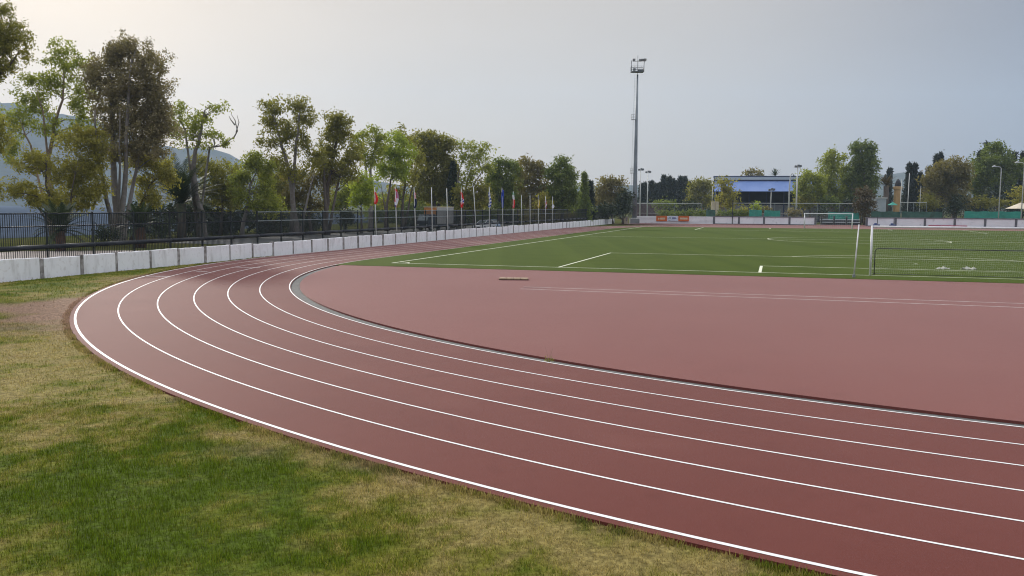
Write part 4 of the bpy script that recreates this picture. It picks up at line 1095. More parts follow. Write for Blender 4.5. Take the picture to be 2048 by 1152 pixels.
board(1312.5, 1334, 431.6, 442.3, M['orange'], 0, 'orange advert board with round emblem, leftmost of the three on the far wall')
board(1335.3, 1355.6, 431.8, 442.0, M['white_board'], 1, 'white advert board with blue lettering between two orange boards')
board(1356.8, 1378, 431.8, 442.3, M['orange'], 2, 'orange advert board with one line of cream lettering, rightmost of three')

# pale steps in the gap of the wall
root = thing('concrete_steps', 'low pale concrete steps in the gap of the far wall behind the far goal', 'steps', F(.6, 143.2)); root.rotation_euler = (0, 0, -PSI)
for k in range(2):
    mb = MB(); mb.box(0, k * .9, -.1, 7.6, k * .9 + .9, .42 + k * .55); mb.build('riser', M['dark_metal'], root)
    mb = MB(); mb.box(-.05, k * .9 - .06, .425 + k * .55, 7.65, k * .9 + .80, .60 + k * .55); mb.build('tread', M['hut'], root, bevel=.02)
for (x, hh, lb) in ((1643, 1.5, 'dark short post at the left of the pale steps'), (1668, 1.75, 'dark short post in the middle of the pale steps'), (1693, 1.7, 'dark short post at the right of the pale steps')):
    u, _ = along(x, 142.6, 0); rt_ = thing('post', lb, 'post', F(u, 142.6, -.01)); mb = MB(); mb.box(-.14, -.14, 0, .14, .14, hh); mb.build('shaft', M['dark_metal'], rt_, bevel=.03)
    mb = MB(); mb.box(-.2, -.2, hh + .003, .2, .2, hh + .1); mb.build('cap', M['coping'], rt_, bevel=.02)


def screen(x0, x1, y0, y1, v, m, label):
    ua, Ya = along(x0, v, 0); ub, Yb = along(x1, v, 0); zt = at((x0 + x1) / 2, y0, (Ya + Yb) / 2).z
    root = thing('windscreen', label, 'windscreen', F(ua, v, -.1), 'teal mesh windscreens'); root.rotation_euler = (0, 0, -PSI)
    wd = ub - ua; mb = MB(); n = max(4, int(wd * 2)); vs = []; fs = []
    for i in range(n + 1):
        yy = .05 * math.sin(i * 1.7) + .03 * math.sin(i * .6)
        vs += [(wd * i / n, yy - .008, .25), (wd * i / n, yy - .008, zt + .05 * math.sin(i * 1.1)), (wd * i / n, yy + .008, zt + .05 * math.sin(i * 1.1)), (wd * i / n, yy + .008, .25)]
    for i in range(n):
        for k in range(4): fs.append((4 * i + k, 4 * i + 4 + k, 4 * i + 4 + (k + 1) % 4, 4 * i + (k + 1) % 4))
    mb.add(vs, fs); mb.build('mesh_cloth', m, root)
    for i in range(max(2, int(wd / 3)) + 1):
        x = wd * i / max(2, int(wd / 3)); mb = MB(); mb.tube([(x, .12, 0), (x, .12, zt + .25)], .035, 6); mb.build('post', M['fence_light'], root)


screen(1498, 1523, 419, 433, 151, M['teal_screen'], 'short teal screen below the left of the bright plant')
screen(1528, 1560, 420, 433, 151.5, M['teal_screen'], 'short teal screen right of the bright plant below the grandstand')
screen(1412, 1430, 419, 433, 150, M['teal_dull'], 'short dull teal screen left of the thin sunlit tree')
screen(1656, 1718, 424, 444, 147, M['teal_screen'], 'bright teal screen seen inside the far goal')
screen(1742, 1800, 422, 436, 146, M['teal_dull'], 'dull teal screen right of the reddish small tree')
screen(1803, 1884, 422.5, 436, 146, M['teal_dull'], 'long dull teal screen left of the big olive tree')
screen(1928, 2042, 422, 437, 145, M['teal_screen'], 'long bright teal screen at the right behind the end wall')


def tall_fence(x0, x1, ytop, v, label, step):
    ua, Ya = along(x0, v, 0); ub, Yb = along(x1, v, 0); zt = at((x0 + x1) / 2, ytop, (Ya + Yb) / 2).z; wd = ub - ua
    root = thing('court_fence', label, 'fence', F(ua, v, -.12)); root.rotation_euler = (0, 0, -PSI)
    n = max(1, round(wd / step))
    for i in range(n + 1):
        mb = MB(); mb.tube([(wd * i / n, 0, 0), (wd * i / n, 0, zt)], .05, 6); mb.build('post', M['fence_light'], root)
    mb = MB(); mb.tube([(0, .0, zt + .04), (wd, .0, zt + .04)], .05, 6); mb.tube([(0, 0, zt * .5), (wd, 0, zt * .5)], .025, 6); mb.build('rail', M['pole_white'], root)
    w_ = MB()
    for k in range(int(wd / .9)):
        for sg in (0, 1):
            x = k * .9
            pa = (x, 0, .1) if sg else (x, 0, zt - .05); pb = (min(wd, x + zt - .15), 0, zt - .05) if sg else (min(wd, x + zt - .15), 0, .1)
            w_.tube([pa, pb], .006, 3, False)
    w_.build('wire_mesh', M['fence_light'], root)


tall_fence(1243, 1402, 406.5, 153, 'wire court fence behind the advert boards', 5.5)
tall_fence(1465, 1722, 406, 156, 'wire court fence below the blue grandstand', 4.6)
tall_fence(1800, 1852, 404.5, 158, 'short wire fence in front of the dark cypress pair', 3.2)
u, _ = along(1465, 138.3, 0); root = thing('post', 'dark tall post rising from the far wall left of the grandstand', 'post', F(u, 137.7, -.12)); mb = MB(); mb.tube([(0, 0, 0), (0, 0, 5.1)], .09, 8); mb.build('shaft', M['dark_metal'], root); mb = MB(); mb.box(-.2, -.2, 0, .2, .2, .2); mb.build('footing', M['concrete'], root)
# maroon wall far behind
a = at(1270, 412, 245); b = at(1336, 412, 245); root = thing('low_wall', 'long maroon wall far behind the two thin floodlight poles', 'wall', (a.x, 245, -.12))
mb = MB(); mb.box(0, 0, 0, b.x - a.x, .4, 4.6); mb.build('wall_panel', M['maroon'], root); mb = MB(); mb.box(-.1, -.1, 4.603, b.x - a.x + .1, .5, 4.8); mb.build('coping', M['stand_grey'], root)

# ================================================================== FLOODLIGHT MAST AND LAMP POSTS
mb0 = gnd(1268.5, 447); root = thing('floodlight_mast', 'very tall tapering steel floodlight mast with a lamp basket on top', 'floodlight', (mb0.x, mb0.y, 0))
HM = 33.6
mb = MB(); mb.tube([(0, 0, 1.15), (0.02, 0, 8), (.05, 0, 20), (.1, 0, HM - 3)], [.52, .44, .30, .18], 14); mb.build('mast', M['mast'], root, smooth=True)
mb = MB(); mb.box(-.95, -.9, -.12, .95, .9, 1.03); mb.build('concrete_base', M['concrete'], root, bevel=.03)
mb = MB(); mb.tube([(0, 0, 1.035), (0, 0, 1.16)], .66, 16); mb.build('flange', M['pole_white'], root)
mb = MB()
for sx in (-.24, .24): mb.tube([(sx - .62, -.1, 1.4), (sx - .42, -.1, 20), (sx - .2, -.1, HM - 3)], .022, 4)
for k in range(90):
    z = 1.6 + k * .32; x = -.62 + .42 * (z - 1.4) / HM; mb.tube([(x - .24, -.1, z), (x + .24, -.1, z)], .014, 4)
mb.build('ladder', M['mast'], root)
for zc in (21.4, 10.4):
    mb = MB(); mb.box(-1.0, -.5, zc, -.22, .5, zc + .06)
    for (x, y) in ((-.98, -.48), (-.98, .48), (-.6, -.48), (-.6, .48)): mb.tube([(x, y, zc), (x, y, zc + 1.1)], .025, 4)
    for zz in (.55, 1.1): mb.tube([(-.25, -.48, zc + zz), (-.98, -.48, zc + zz), (-.98, .48, zc + zz), (-.25, .48, zc + zz)], .022, 4)
    mb.build('rest_platform', M['mast'], root)
zb = HM - 2.55
mb = MB(); mb.box(-1.22, -.9, zb, 1.32, .9, zb + .09)
for x in (-1.22, -.6, .05, .7, 1.32):
    for y in (-.9, .9): mb.tube([(x, y, zb), (x, y, zb + 1.15)], .035, 4)
for zz in (.4, .78, 1.15): mb.tube([(-1.22, -.9, zb + zz), (1.32, -.9, zb + zz), (1.32, .9, zb + zz), (-1.22, .9, zb + zz), (-1.22, -.9, zb + zz)], .03, 4)
for x in (-1.22, .1, 1.32): mb.tube([(x, -.2, zb), (x + (.12 if x > .5 else 0), -.2, HM - .2)], .06, 6)
mb.tube([(.1, 0, zb - .4), (.12, 0, HM + .9)], .04, 6)
mb.tube([(-1.0, -.2, HM - .35), (1.7, -.2, HM - .3)], .05, 6)
mb.build('lamp_basket', M['lamp'], root)
for (x, z) in ((-.72, HM - .1), (.55, HM - .15), (1.05, HM - .1), (1.55, HM - .05), (-.62, zb + .55), (.4, zb + .3), (.95, zb + .3)):
    def T(q, x=x, z=z):
        c, s = math.cos(.6), math.sin(.6); return Vector((x + q.x, -.35 + q.y * c - q.z * s, z + q.y * s + q.z * c))
    mb = MB(); mb.box(-.27, -.16, -.24, .27, .16, .24, T); lo = mb.build('lamp', M['lamp'], root, bevel=.03)
    mb = MB(); mb.box(-.22, -.18, -.20, .22, -.163, .20, T); mb.build('lens', M['lens'], lo)


def post(name, label, x, ytop, Y, rad, head, group=None, xt=None, ln=1.2):
    base = at(x, 412, Y); base.z = -.12; H = at(x, ytop, Y).z + .12; root = thing(name, label, 'lamp post', base, group)
    mb = MB(); dx = 0
    if head == 'arm':
        pts = [(0, 0, 0), (.05, 0, H * .9), (0, 0, H - .35), (-.25, 0, H - .08), (-ln, 0, H)]; mb.tube(pts, [rad, rad * .7, rad * .6, rad * .55, rad * .5], 8); mb.build('pole', M['pole_white'], root, smooth=True)
        mb = MB(); mb.tube([(-ln + .25, 0, H + .02), (-ln - .2, 0, H + .04), (-ln - .6, 0, H - .04)], [.08, .17, .07], 8); mb.build('lamp_head', M['white_metal'], root, smooth=True)
    elif head == 'hook':
        pts = [(0, 0, 0), (.1, 0, H * .8), (.25, 0, H * .95), (.55, 0, H), (.85, 0, H * .96)]; mb.tube(pts, [rad, rad * .8, rad * .6, rad * .5, rad * .4], 8); mb.build('pole', M['pole_white'], root, smooth=True)
        mb = MB(); mb.tube([(.8, 0, H * .97), (1.0, 0, H * .945), (1.25, 0, H * .93)], [.08, .15, .06], 8); mb.build('lamp_head', M['lamp'], root, smooth=True)
    elif head == 'none':
        mb.tube([(0, 0, 0), (.05, 0, H * .5), (.1, 0, H)], [rad, rad * .8, rad * .6], 8); mb.build('pole', M['pole_white'], root, smooth=True)
        mb = MB(); mb.box(-.2, -.2, 0, .2, .2, .15); mb.build('base_plate', M['concrete'], root)
    else:
        mb.tube([(0, 0, 0), (0, 0, H * .5), (0, 0, H - .3)], [rad, rad * .75, rad * .6], 8); mb.build('pole', M['pole_white'], root, smooth=True)
        mb = MB(); mb.tube([(-.7, 0, H - .5), (.7, 0, H - .5)], .05, 6); mb.build('crossarm', M['lamp'], root)
        for (hx, hz_) in ((-.45, H - .35), (.15, H - .15), (.6, H - .25)):
            mb = MB(); mb.box(hx - .24, -.3, hz_ - .22, hx + .24, .1, hz_ + .25); mb.build('lamp', M['lamp'], root, bevel=.03)
    return root


post('floodlight_pole', 'thin pale floodlight pole nearest the tall mast on its right', 1280, 337, 232, .17, 'flood')
post('floodlight_pole', 'thin pale floodlight pole, second to the right of the tall mast', 1294.5, 342, 238, .17, 'flood')
post('floodlight_pole', 'white floodlight pole at the right end of the visible grandstand', 1592.5, 330, 196, .22, 'flood')
post('lamp_post', 'white lamp post with hooked top in front of the grandstand', 1577, 346, 196, .20, 'hook')
post('floodlight_pole', 'short floodlight pole in front of the dark middle of the grandstand', 1541.5, 377, 205, .12, 'flood')
post('pole', 'pale slim pole right against the ochre tower', 1800, 359, 190, .10, 'none')
post('pole', 'pale slim leaning pole in front of the dark cypress pair', 1815, 346, 192, .11, 'none')
post('pole', 'thin dark-looking pole right of the dark cypress pair', 1839, 372, 200, .08, 'none')
post('street_lamp', 'white street lamp with curved arm in front of the tall pine', 1998, 333, 172, .12, 'arm')
post('street_lamp', 'white street lamp at the right edge above the canvas parasol', 2043.5, 325, 168, .12, 'arm')
post('pole', 'thin grey pole left of the blue grandstand', 1423.5, 372, 215, .08, 'none')

# ================================================================== GRANDSTAND AND SMALL BUILDINGS
YS = 226.0
A = lambda x, y, d=YS: at(x, y, d)
xl = A(1428, 400).x; xr = A(1700, 400).x; zt = A(1500, 352).z; zf = A(1500, 382.5).z; zm = A(1500, 361.5).z; zfl = A(1500, 407).z
root = thing('grandstand', 'covered grandstand with light blue sloping roof and dark seating inside', 'grandstand', (xl, YS, 0), rz=-.225); Wd = xr - xl
mb = MB(); mb.add([(0, 0, zf), (Wd, 0, zf), (Wd, 3.2, zm), (0, 3.2, zm), (0, 0, zf - .12), (Wd, 0, zf - .12), (Wd, 3.2, zm - .12), (0, 3.2, zm - .12)], [(0, 1, 2, 3), (7, 6, 5, 4), (0, 4, 5, 1), (1, 5, 6, 2), (2, 6, 7, 3), (3, 7, 4, 0)])
n = int(Wd / .8)
for k in range(n): mb.box(k * .8 + .02, 0, 0, k * .8 + .10, 1, .05, lambda q: Vector((q.x, q.y * 3.2, zf + .004 + (zm - zf) * q.y + q.z)))
mb.build('sloping_roof', M['stand_roof'], root)
mb = MB(); mb.box(-.05, 2.94, zm + .02, Wd + .05, 3.5, zm + .28); mb.build('navy_band', M['stand_navy'], root)
mb = MB(); mb.box(0, 2.96, zm + .285, Wd, 3.19, zt - .205); mb.build('clerestory', M['stand_pale'], root)
mb = MB(); mb.box(-.3, 2.93, zt - .2, Wd + .3, 12, zt); mb.build('top_roof', M['stand_navy'], root)
mb = MB(); mb.box(-.3, 2.93, zt + .003, Wd + .3, 12, zt + .07); mb.build('roof_edge', M['stand_pale'], root)
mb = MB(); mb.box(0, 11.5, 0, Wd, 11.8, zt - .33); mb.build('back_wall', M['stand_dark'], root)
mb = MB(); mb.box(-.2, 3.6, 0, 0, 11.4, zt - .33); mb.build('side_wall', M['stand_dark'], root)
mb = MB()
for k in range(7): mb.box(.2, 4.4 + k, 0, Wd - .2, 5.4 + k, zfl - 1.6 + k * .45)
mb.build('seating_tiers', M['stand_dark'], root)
mb = MB(); mb.box(0, 3.55, .0, Wd, 4.3, zfl - .35); mb.build('front_parapet', M['stand_grey'], root)
for k in range(9):
    mb = MB(); x = .25 + (Wd - .5) * k / 8; mb.box(x - .14, 3.12, 0, x + .14, 3.4, zm - .1); mb.build('column', M['stand_roof' if k == 0 else 'stand_navy'], root)
mb = MB(); mb.tube([(0, 3.4, zfl + .4), (Wd, 3.4, zfl + .4)], .03, 6); mb.tube([(0, 3.4, zfl), (Wd, 3.4, zfl)], .03, 6); mb.build('handrail', M['stand_navy'], root)

b_ = at(1794, 412, 210); H = at(1794, 373, 210).z; root = thing('tower', 'slim ochre tower with dark pointed cap left of the cypress pair', 'tower', (b_.x, 210, -.12)); w_ = .62
mb = MB(); mb.box(-w_, -w_, 0, w_, w_, H - .6); mb.build('shaft', M['ochre'], root)
mb = MB(); mb.box(-w_ - .18, -w_ - .18, H - .597, w_ + .18, w_ + .18, H + .12); mb.build('cornice', M['ochre'], root, bevel=.05)
mb = MB(); mb.box(-.55, -.55, H + .123, .55, .55, H + .9); mb.tube([(0, 0, H + .9), (0, 0, H + 1.5), (0, 0, H + 1.9)], [.62, .45, .1], 10); mb.build('cap', M['ochre_cap'], root)
b_ = at(1752, 412, 200); b2 = at(1772, 412, 200); z = at(1760, 395, 200).z; root = thing('hut', 'small pale flat-roofed hut left of the ochre tower', 'hut', (b_.x, 200, -.12)); q = b2.x - b_.x
mb = MB(); mb.box(0, 0, 0, q, 3, z - .1); mb.build('wall', M['hut'], root); mb = MB(); mb.box(-.2, -.2, z - .097, q + .2, 3.2, z + .12); mb.build('roof', M['pole_white'], root)
mb = MB(); mb.box(q * .55, -.03, .1, q * .9, -.003, 2.2); mb.build('door', M['stand_navy'], root)
b_ = at(1777, 412, 190); root = thing('parasol', 'green parasol left of the ochre tower', 'parasol', (b_.x + .9, 190, -.12)); z = at(1780, 404, 190).z
mb = MB(); mb.tube([(0, 0, 0), (0, 0, z)], .04, 6); mb.build('pole', M['pole_white'], root)
mb = MB(); mb.tube([(0, 0, z - .55), (0, 0, z - .5), (0, 0, z + .1)], [1.15, 1.1, .05], 8); mb.build('canopy', M['teal_screen'], root)
b_ = at(2042, 412, 175); root = thing('parasol', 'big beige canvas parasol at the right edge', 'parasol', (b_.x, 175, -.12)); zt_ = at(2042, 405, 175).z; zb_ = at(2042, 416, 175).z
mb = MB(); mb.tube([(0, 0, 0), (0, 0, zt_)], .06, 6); mb.build('pole', M['pole_white'], root)
mb = MB(); mb.tube([(0, 0, zb_ - .03), (0, 0, zb_), (0, 0, zt_ + .1)], [2.8, 2.8, .1], 8); mb.build('canopy', M['canvas'], root)
# utility boxes
b_ = gnd(1252, 447.5); root = thing('utility_cabinet', 'narrow beige cabinet beside the base of the tall mast', 'cabinet', (b_.x, b_.y, 0)); mb = MB(); mb.box(-.42, -.3, -.1, .42, .3, 1.38); mb.build('body', M['beige'], root, bevel=.03)
mb = MB(); mb.box(-.05, -.33, .5, .2, -.303, 1.1); mb.build('door', M['pillar'], root); mb = MB(); mb.box(-.48, -.36, 1.383, .48, .36, 1.46); mb.build('lid', M['concrete'], root)
b_ = at(1430, 412, 205); z = at(1430, 402, 205).z; root = thing('kiosk', 'small cream twin-drum cabin left of the thin sunlit tree', 'kiosk', (b_.x, 205, -.12))
for sx in (-.45, .45):
    mb = MB(); mb.tube([(sx, 0, 1.8), (sx, 0, z)], .42, 12); mb.build('drum', M['beige'], root)
mb = MB(); mb.box(-1, -.5, 0, 1, .5, 1.797); mb.build('plinth', M['stand_grey'], root)

# ================================================================== GOALS


def net(mb, P, Q_, nu, nv, w_=.0035):
    """P(s,t) surface -> crossing cords"""
    for i in range(nu + 1): mb.tube([P(i / nu, k / 12) for k in range(13)], w_, 3, False)
    for j in range(nv + 1): mb.tube([P(k / 20, j / nv) for k in range(21)], w_, 3, False)


def goal(name, label, v, sgn, r, cells, cord, dp):
    root = thing(name, label, 'goal', F(0, v, .012)); root.rotation_euler = (0, 0, -PSI); hw, H = 3.66, 2.44
    for sx in (-1, 1):
        mb = MB(); mb.tube([(sx * (hw + r), 0, 0), (sx * (hw + r), 0, H + 2 * r)], r, 12); mb.build('goalpost', M['white_metal'], root, smooth=True)
    mb = MB(); mb.tube([(-hw, 0, H + r), (hw, 0, H + r)], r, 12); mb.build('crossbar', M['white_metal'], root, smooth=True)
    nb = MB()

    def back(s, t): # top edge on the bar, sagging to the ground behind
        x = -hw + 2 * hw * s; return Vector((x, sgn * (dp * (.25 * math.sin(t * math.pi / 2) + .75 * t) + .05 * math.sin(s * 9) * t), H - .04 - (H - .06) * t ** 1.15))
    net(nb, back, None, int(7.32 / cells), int(2.6 / cells), cord)
    for sx in (-1, 1):
        def side(s, t, sx=sx):
            b = back(0 if sx < 0 else 1, t); return Vector((sx * hw, b.y * s, b.z))
        net(nb, side, None, 7, int(2.6 / cells), cord)
    nb.build('net', M['net'], root)
    return root


goal('football_goal', 'large white goal with loose net at the near end of the pitch', 0, 1, .055, .10, .0017, 1.2)
goal('football_goal', 'far white goal at the other end of the pitch', PL, 1, .07, .3, .004, 1.4)
root = thing('training_goal', 'low black tubular goal frame inside the near white goal', 'goal', F(-3.50, .25, .012)); root.rotation_euler = (0, 0, -PSI)
mb = MB(); mb.tube([(0, 0, 0), (0, 0, .7), (0, 0, 1.22), (.03, 0, 1.32), (.12, 0, 1.37), (.25, 0, 1.38)], .024, 8); mb.tube([(7.0, 0, 0), (7.0, 0, 1.22), (6.97, 0, 1.32), (6.88, 0, 1.37), (6.75, 0, 1.38)], .024, 8)
mb.tube([(.25, 0, 1.38), (6.75, 0, 1.38)], .024, 8); mb.build('frame', M['dark_metal'], root, smooth=True)
mb = MB(); mb.tube([(0, 0, .02), (0, .8, .02), (7, .8, .02), (7, 0, .02)], .012, 6); mb.build('ground_frame', M['dark_metal'], root)
pb = gnd(1707.5, 555); root = thing('net_pole', 'thin white leaning pole standing left of the near goal', 'pole', (pb.x, pb.y, .012)); pt = at(1718, 449.5, pb.y)
mb = MB(); mb.tube([(0, 0, 0), (pt.x - pb.x, 0, pt.z)], [.036, .028], 8); mb.build('pole', M['white_metal'], root, smooth=True); mb = MB(); mb.tube([(0, 0, -.01), (0, 0, .14)], .075, 10); mb.build('socket', M['concrete'], root)
# sacks on the turf
for k, (x, y, s, lb) in enumerate(((1886, 537.5, .30, 'crumpled pale sack on the turf, left of two seen through the goal net'), (1938, 538, .34, 'crumpled pale sack on the turf, right of two seen through the goal net'))):
    p = gnd(x, y + 1); r = np.random.default_rng(k); bm = bmesh.new(); bmesh.ops.create_icosphere(bm, subdivisions=4, radius=1)
    for v in bm.verts:
        f = 1 + .35 * (float(vnoise(v.co.x * 3 + v.co.z, v.co.y * 3 + k * 5, 1, k)) - .5) + .25 * (float(vnoise(v.co.x * 8, v.co.y * 8 + v.co.z * 5, 1, 3)) - .5)
        q = float(fbm(v.co.x * 2.2 + k * 7, v.co.y * 2.2 + 3, 1, k + 2)); v.co = Vector((v.co.x * s * f * 1.3, v.co.y * s * .7 * f, max(0, (v.co.z + .3) * s * 1.1 * (q - .33) * f)))
    me = bpy.data.meshes.new('sack'); bm.to_mesh(me); bm.free(); me.materials.append(M['sack']); o = bpy.data.objects.new('sack', me); COL.objects.link(o); o.location = (p.x, p.y, .013); tag(o, lb, 'sack', 'pale sacks on the pitch')

# wooden plank on the infield
p = gnd(1027, 559.5); root = thing('wooden_pallet', 'pale slatted wooden pallet lying on the red infield', 'pallet', (p.x, p.y, 0), rz=-.05)
for k in range(4):
    mb = MB(); mb.box(-.66 + k * .34, -.26, .035, -.66 + k * .34 + .31, .26, .085); mb.build('slat', M['wood'], root)
for y in (-.2, .2):
    mb = MB(); mb.box(-.68, y - .03, .002, .70, y + .03, .034); mb.build('runner', M['dark_wood'], root)
# crash mat along the wall
ua, _ = along(1857, 132.6, 0); ub, _ = along(1934, 132.6, 0); root = thing('crash_mat', 'long low crimson mat lying against the right end wall', 'mat', F(ua, 132.2, 0)); root.rotation_euler = (0, 0, -PSI)
for k in range(3):
    q = (ub - ua) / 3; mb = MB(); mb.box(k * q + .03, -.5, 0, (k + 1) * q - .03, .6, .34); mb.build('cushion', M['crimson'], root, bevel=.1)
# equipment stands by the wall
for (x, yt, lb) in ((1755, 432, 'tall dark post on a blue base against the right end wall'), (1788, 437, 'shorter dark post on a blue base against the right end wall')):
    u, Yd = along(x, 132.4, 0); z = at(x, yt, Yd).z; root = thing('equipment_stand', lb, 'equipment stand', F(u, 132.4, 0)); root.rotation_euler = (0, 0, -PSI)
    mb = MB(); mb.tube([(0, 0, .3), (0, 0, z)], .06, 8); mb.build('post', M['dark_metal'], root)
    mb = MB(); mb.box(-.75, -.35, .08, .45, .35, .38); mb.box(-.55, -.25, .38, -.1, .25, .62); mb.build('base', M['blue_base'], root, bevel=.05)
    for sx in (-.55, .3):
        mb = MB(); mb.tube([(sx, -.39, .09), (sx, -.353, .09)], .09, 10); mb.build('wheel', TYRE, root)
# weed in the drain strip
p = gnd(1098, 721); root = thing('weed', 'thin dry weed growing in the drain strip beside the inner lane', 'weed', (p.x, p.y, -.05)); r = np.random.default_rng(5); mb = MB(); cs = []
for k in range(9):
    a = r.random() * 6.28; h_ = .10 + .28 * r.random() ** 1.5; tip = Vector((math.cos(a) * .10, math.sin(a) * .07, h_)); mb.tube([(0, 0, 0), tip * .5 + Vector((0, 0, .03)), tip], [.003, .0025, .001], 4); cs.append(tuple(tip * .6))
mb.build('stem', M['bark_tan'], root); V, Q, tint = leaf_cloud(np.array(cs) * np.array((1, 1, .35)), 9, .04, .05, .014, r, -.2); np_mesh('leaves', V, Q, LF['olive'], root, tint=tint)

# ================================================================== VEHICLES AND PERSON
def loft(mb, secs, close=True):
    k = len(secs[0]); vs = [p for s in secs for p in s]; fs = []
    for i in range(len(secs) - 1):
        for j in range(k): fs.append((i * k + j, i * k + (j + 1) % k, (i + 1) * k + (j + 1) % k, (i + 1) * k + j))
    fs += [tuple(range(k - 1, -1, -1)), tuple((len(secs) - 1) * k + j for j in range(k))]; mb.add(vs, fs)


def wheel(root, x, y, rad, wd):
    mb = MB(); mb.tube([(x, y - wd / 2, rad), (x, y + wd / 2, rad)], rad, 16); wo = mb.build('wheel', TYRE, root); s = 1 if y > 0 else -1
    mb = MB(); mb.tube([(x, y + s * (wd / 2 + .003), rad), (x, y + s * (wd / 2 + .02), rad)], rad * .6, 12); mb.build('rim', M['lens'], wo)


def car(label, pos, rz, paint):
    root = thing('parked_car', label, 'car', pos, rz=rz); mb = MB()
    def sec(x, zb, zt, hw): return [(x, -hw, zb), (x, hw, zb), (x, hw * 1.02, (zb + zt) / 2), (x, hw * .93, zt), (x, -hw * .93, zt), (x, -hw * 1.02, (zb + zt) / 2)]
    loft(mb, [sec(-2.1, .4, .75, .72), sec(-1.95, .28, .95, .82), sec(-.9, .25, .98, .86), sec(.9, .25, .96, .86), sec(1.7, .27, .82, .82), sec(2.1, .38, .62, .7)]); mb.build('body', paint, root, smooth=False, bevel=.04)
    mb = MB()
    def cab(x, z, hw): return [(x, -hw, z), (x, hw, z)]
    mb.add([(-1.75, -.74, .97), (-1.75, .74, .97), (1.15, .74, .95), (1.15, -.74, .95), (-1.15, -.58, 1.42), (-1.15, .58, 1.42), (.25, .58, 1.44), (.25, -.58, 1.44)], [(0, 3, 2, 1), (4, 5, 6, 7), (0, 1, 5, 4), (1, 2, 6, 5), (2, 3, 7, 6), (3, 0, 4, 7)]); mb.build('windows', GLASS, root)
    mb = MB(); mb.box(-1.2, -.6, 1.443, .3, .6, 1.49); mb.build('roof', paint, root, bevel=.03)
    for s in (-1, 1):
        for a, b in (((1.17, s * .755, .95), (.27, s * .60, 1.45)), ((-1.77, s * .755, .97), (-1.17, s * .60, 1.45)), ((-.35, s * .765, .97), (-.4, s * .60, 1.45))):
            mb = MB(); mb.tube([a, b], .035, 5); mb.build('pillar', paint, root)
        for x in (-1.3, 1.3): wheel(root, x, s * .80, .31, .2)
        mb = MB(); mb.box(1.88, s * .62 - .16, .6, 2.02, s * .62 + .16, .74); mb.build('headlight', M['lens'], root, bevel=.03)
    mb = MB(); mb.box(1.98, -.5, .36, 2.12, .5, .52); mb.build('grille', M['dark_metal'], root)


PAINT_S = mat('silver_paint', (.70, .72, .74), None, 3, .3, .6); PAINT_B = mat('blue_grey_paint', (.26, .36, .50), None, 3, .3, .6)
pc = at(969, 412, 131); car('silver car parked facing the track beside the bare leaning flagpole', (pc.x, 131, -.12), R_(-120), PAINT_S)
pc = at(986, 412, 136); car('blue-grey car parked behind the blue and white striped flag', (pc.x, 136, -.12), R_(-75), PAINT_B)
# truck
pt = at(866, 412, 127); root = thing('parked_truck', 'box truck with dark cab, orange front panel and grey body behind the fence', 'truck', (pt.x, 128, -.12), rz=R_(-122)); CABP = mat('dark_blue_paint', (.02, .03, .05), None, 2, .35, .5)
mb = MB(); mb.add([(.9, -1.05, .55), (.9, 1.05, .55), (2.7, 1.05, .5), (2.7, -1.05, .5), (.9, -1.0, 2.35), (.9, 1.0, 2.35), (2.15, .95, 2.35), (2.15, -.95, 2.35), (2.75, -1.03, 1.35), (2.75, 1.03, 1.35)],
               [(0, 3, 2, 1), (4, 5, 6, 7), (0, 1, 5, 4), (3, 8, 9, 2), (8, 7, 6, 9), (1, 2, 9, 6, 5), (0, 4, 7, 8, 3)]); mb.build('cab', CABP, root, bevel=.05)
mb = MB(); mb.add([(2.72, -.9, 1.45), (2.72, .9, 1.45), (2.26, .84, 2.2), (2.26, -.84, 2.2)], [(0, 1, 2, 3)]); mb.add([(2.74, -.9, 1.46), (2.74, .9, 1.46), (2.28, .84, 2.21), (2.28, -.84, 2.21)], [(0, 1, 2, 3)]); mb.build('windscreen', mat('pale_glass', (.12, .17, .20), None, 2, .1, .7), root)
mb = MB(); mb.box(-3.4, -1.15, .95, .78, 1.15, 3.36); mb.build('box_body', mat('grey_box', (.36, .355, .34), (.28, .28, .275), .6, .6), root, bevel=.03)
mb = MB(); mb.box(.785, -1.13, 2.3, .83, 1.13, 3.34); mb.build('front_panel', mat('orange_panel', (.62, .27, .08), (.52, .22, .07), 1, .6), root)
mb = MB(); mb.box(-3.45, -1.2, 3.363, .9, 1.2, 3.45); mb.build('roof_rim', M['cream'], root)
mb = MB(); mb.box(-3.3, -.5, .5, .85, .5, .93); mb.build('chassis', M['dark_metal'], root)
for x in (-2.3, 1.9):
    for s in (-1, 1): wheel(root, x, s * .92, .45, .26)
for s in (-1, 1):
    mb = MB(); mb.box(2.73, s * .75 - .17, .75, 2.80, s * .75 + .17, .95); mb.build('headlight', M['lens'], root)
    mb = MB(); mb.tube([(2.4, s * 1.05, 1.9), (2.5, s * 1.28, 1.9)], .02, 5); mb.box(2.42, s * 1.28 - .09, 1.6, 2.5, s * 1.28 + .09, 2.0); mb.build('mirror', M['dark_metal'], root)
mb = MB(); mb.box(2.70, -1.0, .42, 2.86, 1.0, .66); mb.build('bumper', M['lens'], root, bevel=.03)

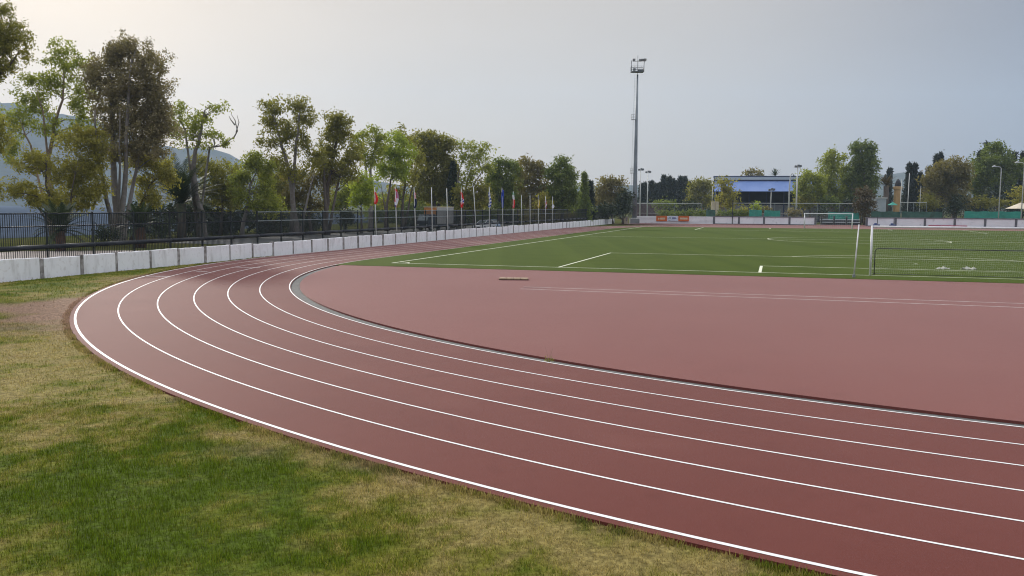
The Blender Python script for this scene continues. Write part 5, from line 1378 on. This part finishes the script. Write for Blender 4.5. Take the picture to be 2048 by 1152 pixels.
# person in dark clothing behind the wall
pp = at(1066.5, 412, 139)
joints = [(0, 0, .95, .15), (0, 0, 1.15, .15), (0, .01, 1.38, .17), (0, .01, 1.50, .07), (0, 0, 1.60, .085), (0, -.01, 1.70, .10), (0, 0, 1.78, .07),
          (.20, 0, 1.42, .07), (.27, .02, 1.15, .05), (.27, -.06, .90, .04), (.27, -.09, .82, .035), (-.20, 0, 1.42, .07), (-.27, .02, 1.15, .05), (-.26, -.08, .92, .04), (-.26, -.12, .84, .035),
          (.10, 0, .88, .10), (.11, -.02, .48, .075), (.11, .02, .10, .05), (.12, -.12, .04, .04), (-.10, 0, .88, .10), (-.11, -.02, .48, .075), (-.11, .02, .10, .05), (-.12, -.12, .04, .04)]
edges = [(0, 1), (1, 2), (2, 3), (3, 4), (4, 5), (5, 6), (2, 7), (7, 8), (8, 9), (9, 10), (2, 11), (11, 12), (12, 13), (13, 14), (0, 15), (15, 16), (16, 17), (17, 18), (0, 19), (19, 20), (20, 21), (21, 22)]
root = thing('person', 'person in dark blue clothing standing behind the wall between two flagpoles', 'person', (pp.x, 139, -.12), rz=.3)
me = bpy.data.meshes.new('body'); me.from_pydata([j[:3] for j in joints], edges, []); ob = bpy.data.objects.new('body', me); COL.objects.link(ob); ob.parent = root
me.materials.append(mat('dark_blue_clothes', (.02, .026, .05), None, 6, .85, .2))
sk = ob.modifiers.new('skin', 'SKIN')
for i, j in enumerate(joints): me.skin_vertices[0].data[i].radius = (j[3], j[3])
me.skin_vertices[0].data[0].use_root = True
ss = ob.modifiers.new('sub', 'SUBSURF'); ss.levels = 2; ss.render_levels = 2
bm = bmesh.new(); bmesh.ops.create_uvsphere(bm, u_segments=14, v_segments=10, radius=.105)
for v in bm.verts: v.co = Vector((v.co.x * .92, v.co.y + (-.03 if v.co.y < -.09 and abs(v.co.x) < .03 else 0), v.co.z * 1.2 + 1.70))
me = bpy.data.meshes.new('head'); bm.to_mesh(me); bm.free(); me.materials.append(mat('skin_tone', (.36, .22, .15), None, 8, .6)); o = bpy.data.objects.new('head', me); COL.objects.link(o); o.parent = root
bm = bmesh.new(); bmesh.ops.create_uvsphere(bm, u_segments=14, v_segments=10, radius=.115)
for v in list(bm.verts):
    if v.co.z < -.02 or (v.co.y < -.06 and v.co.z < .05): bm.verts.remove(v)
for v in bm.verts: v.co = Vector((v.co.x * .95, v.co.y + .01, v.co.z * 1.2 + 1.715))
me = bpy.data.meshes.new('hair'); bm.to_mesh(me); bm.free(); me.materials.append(mat('dark_hair', (.02, .016, .014), None, 8, .7)); o = bpy.data.objects.new('hair', me); COL.objects.link(o); o.parent = root
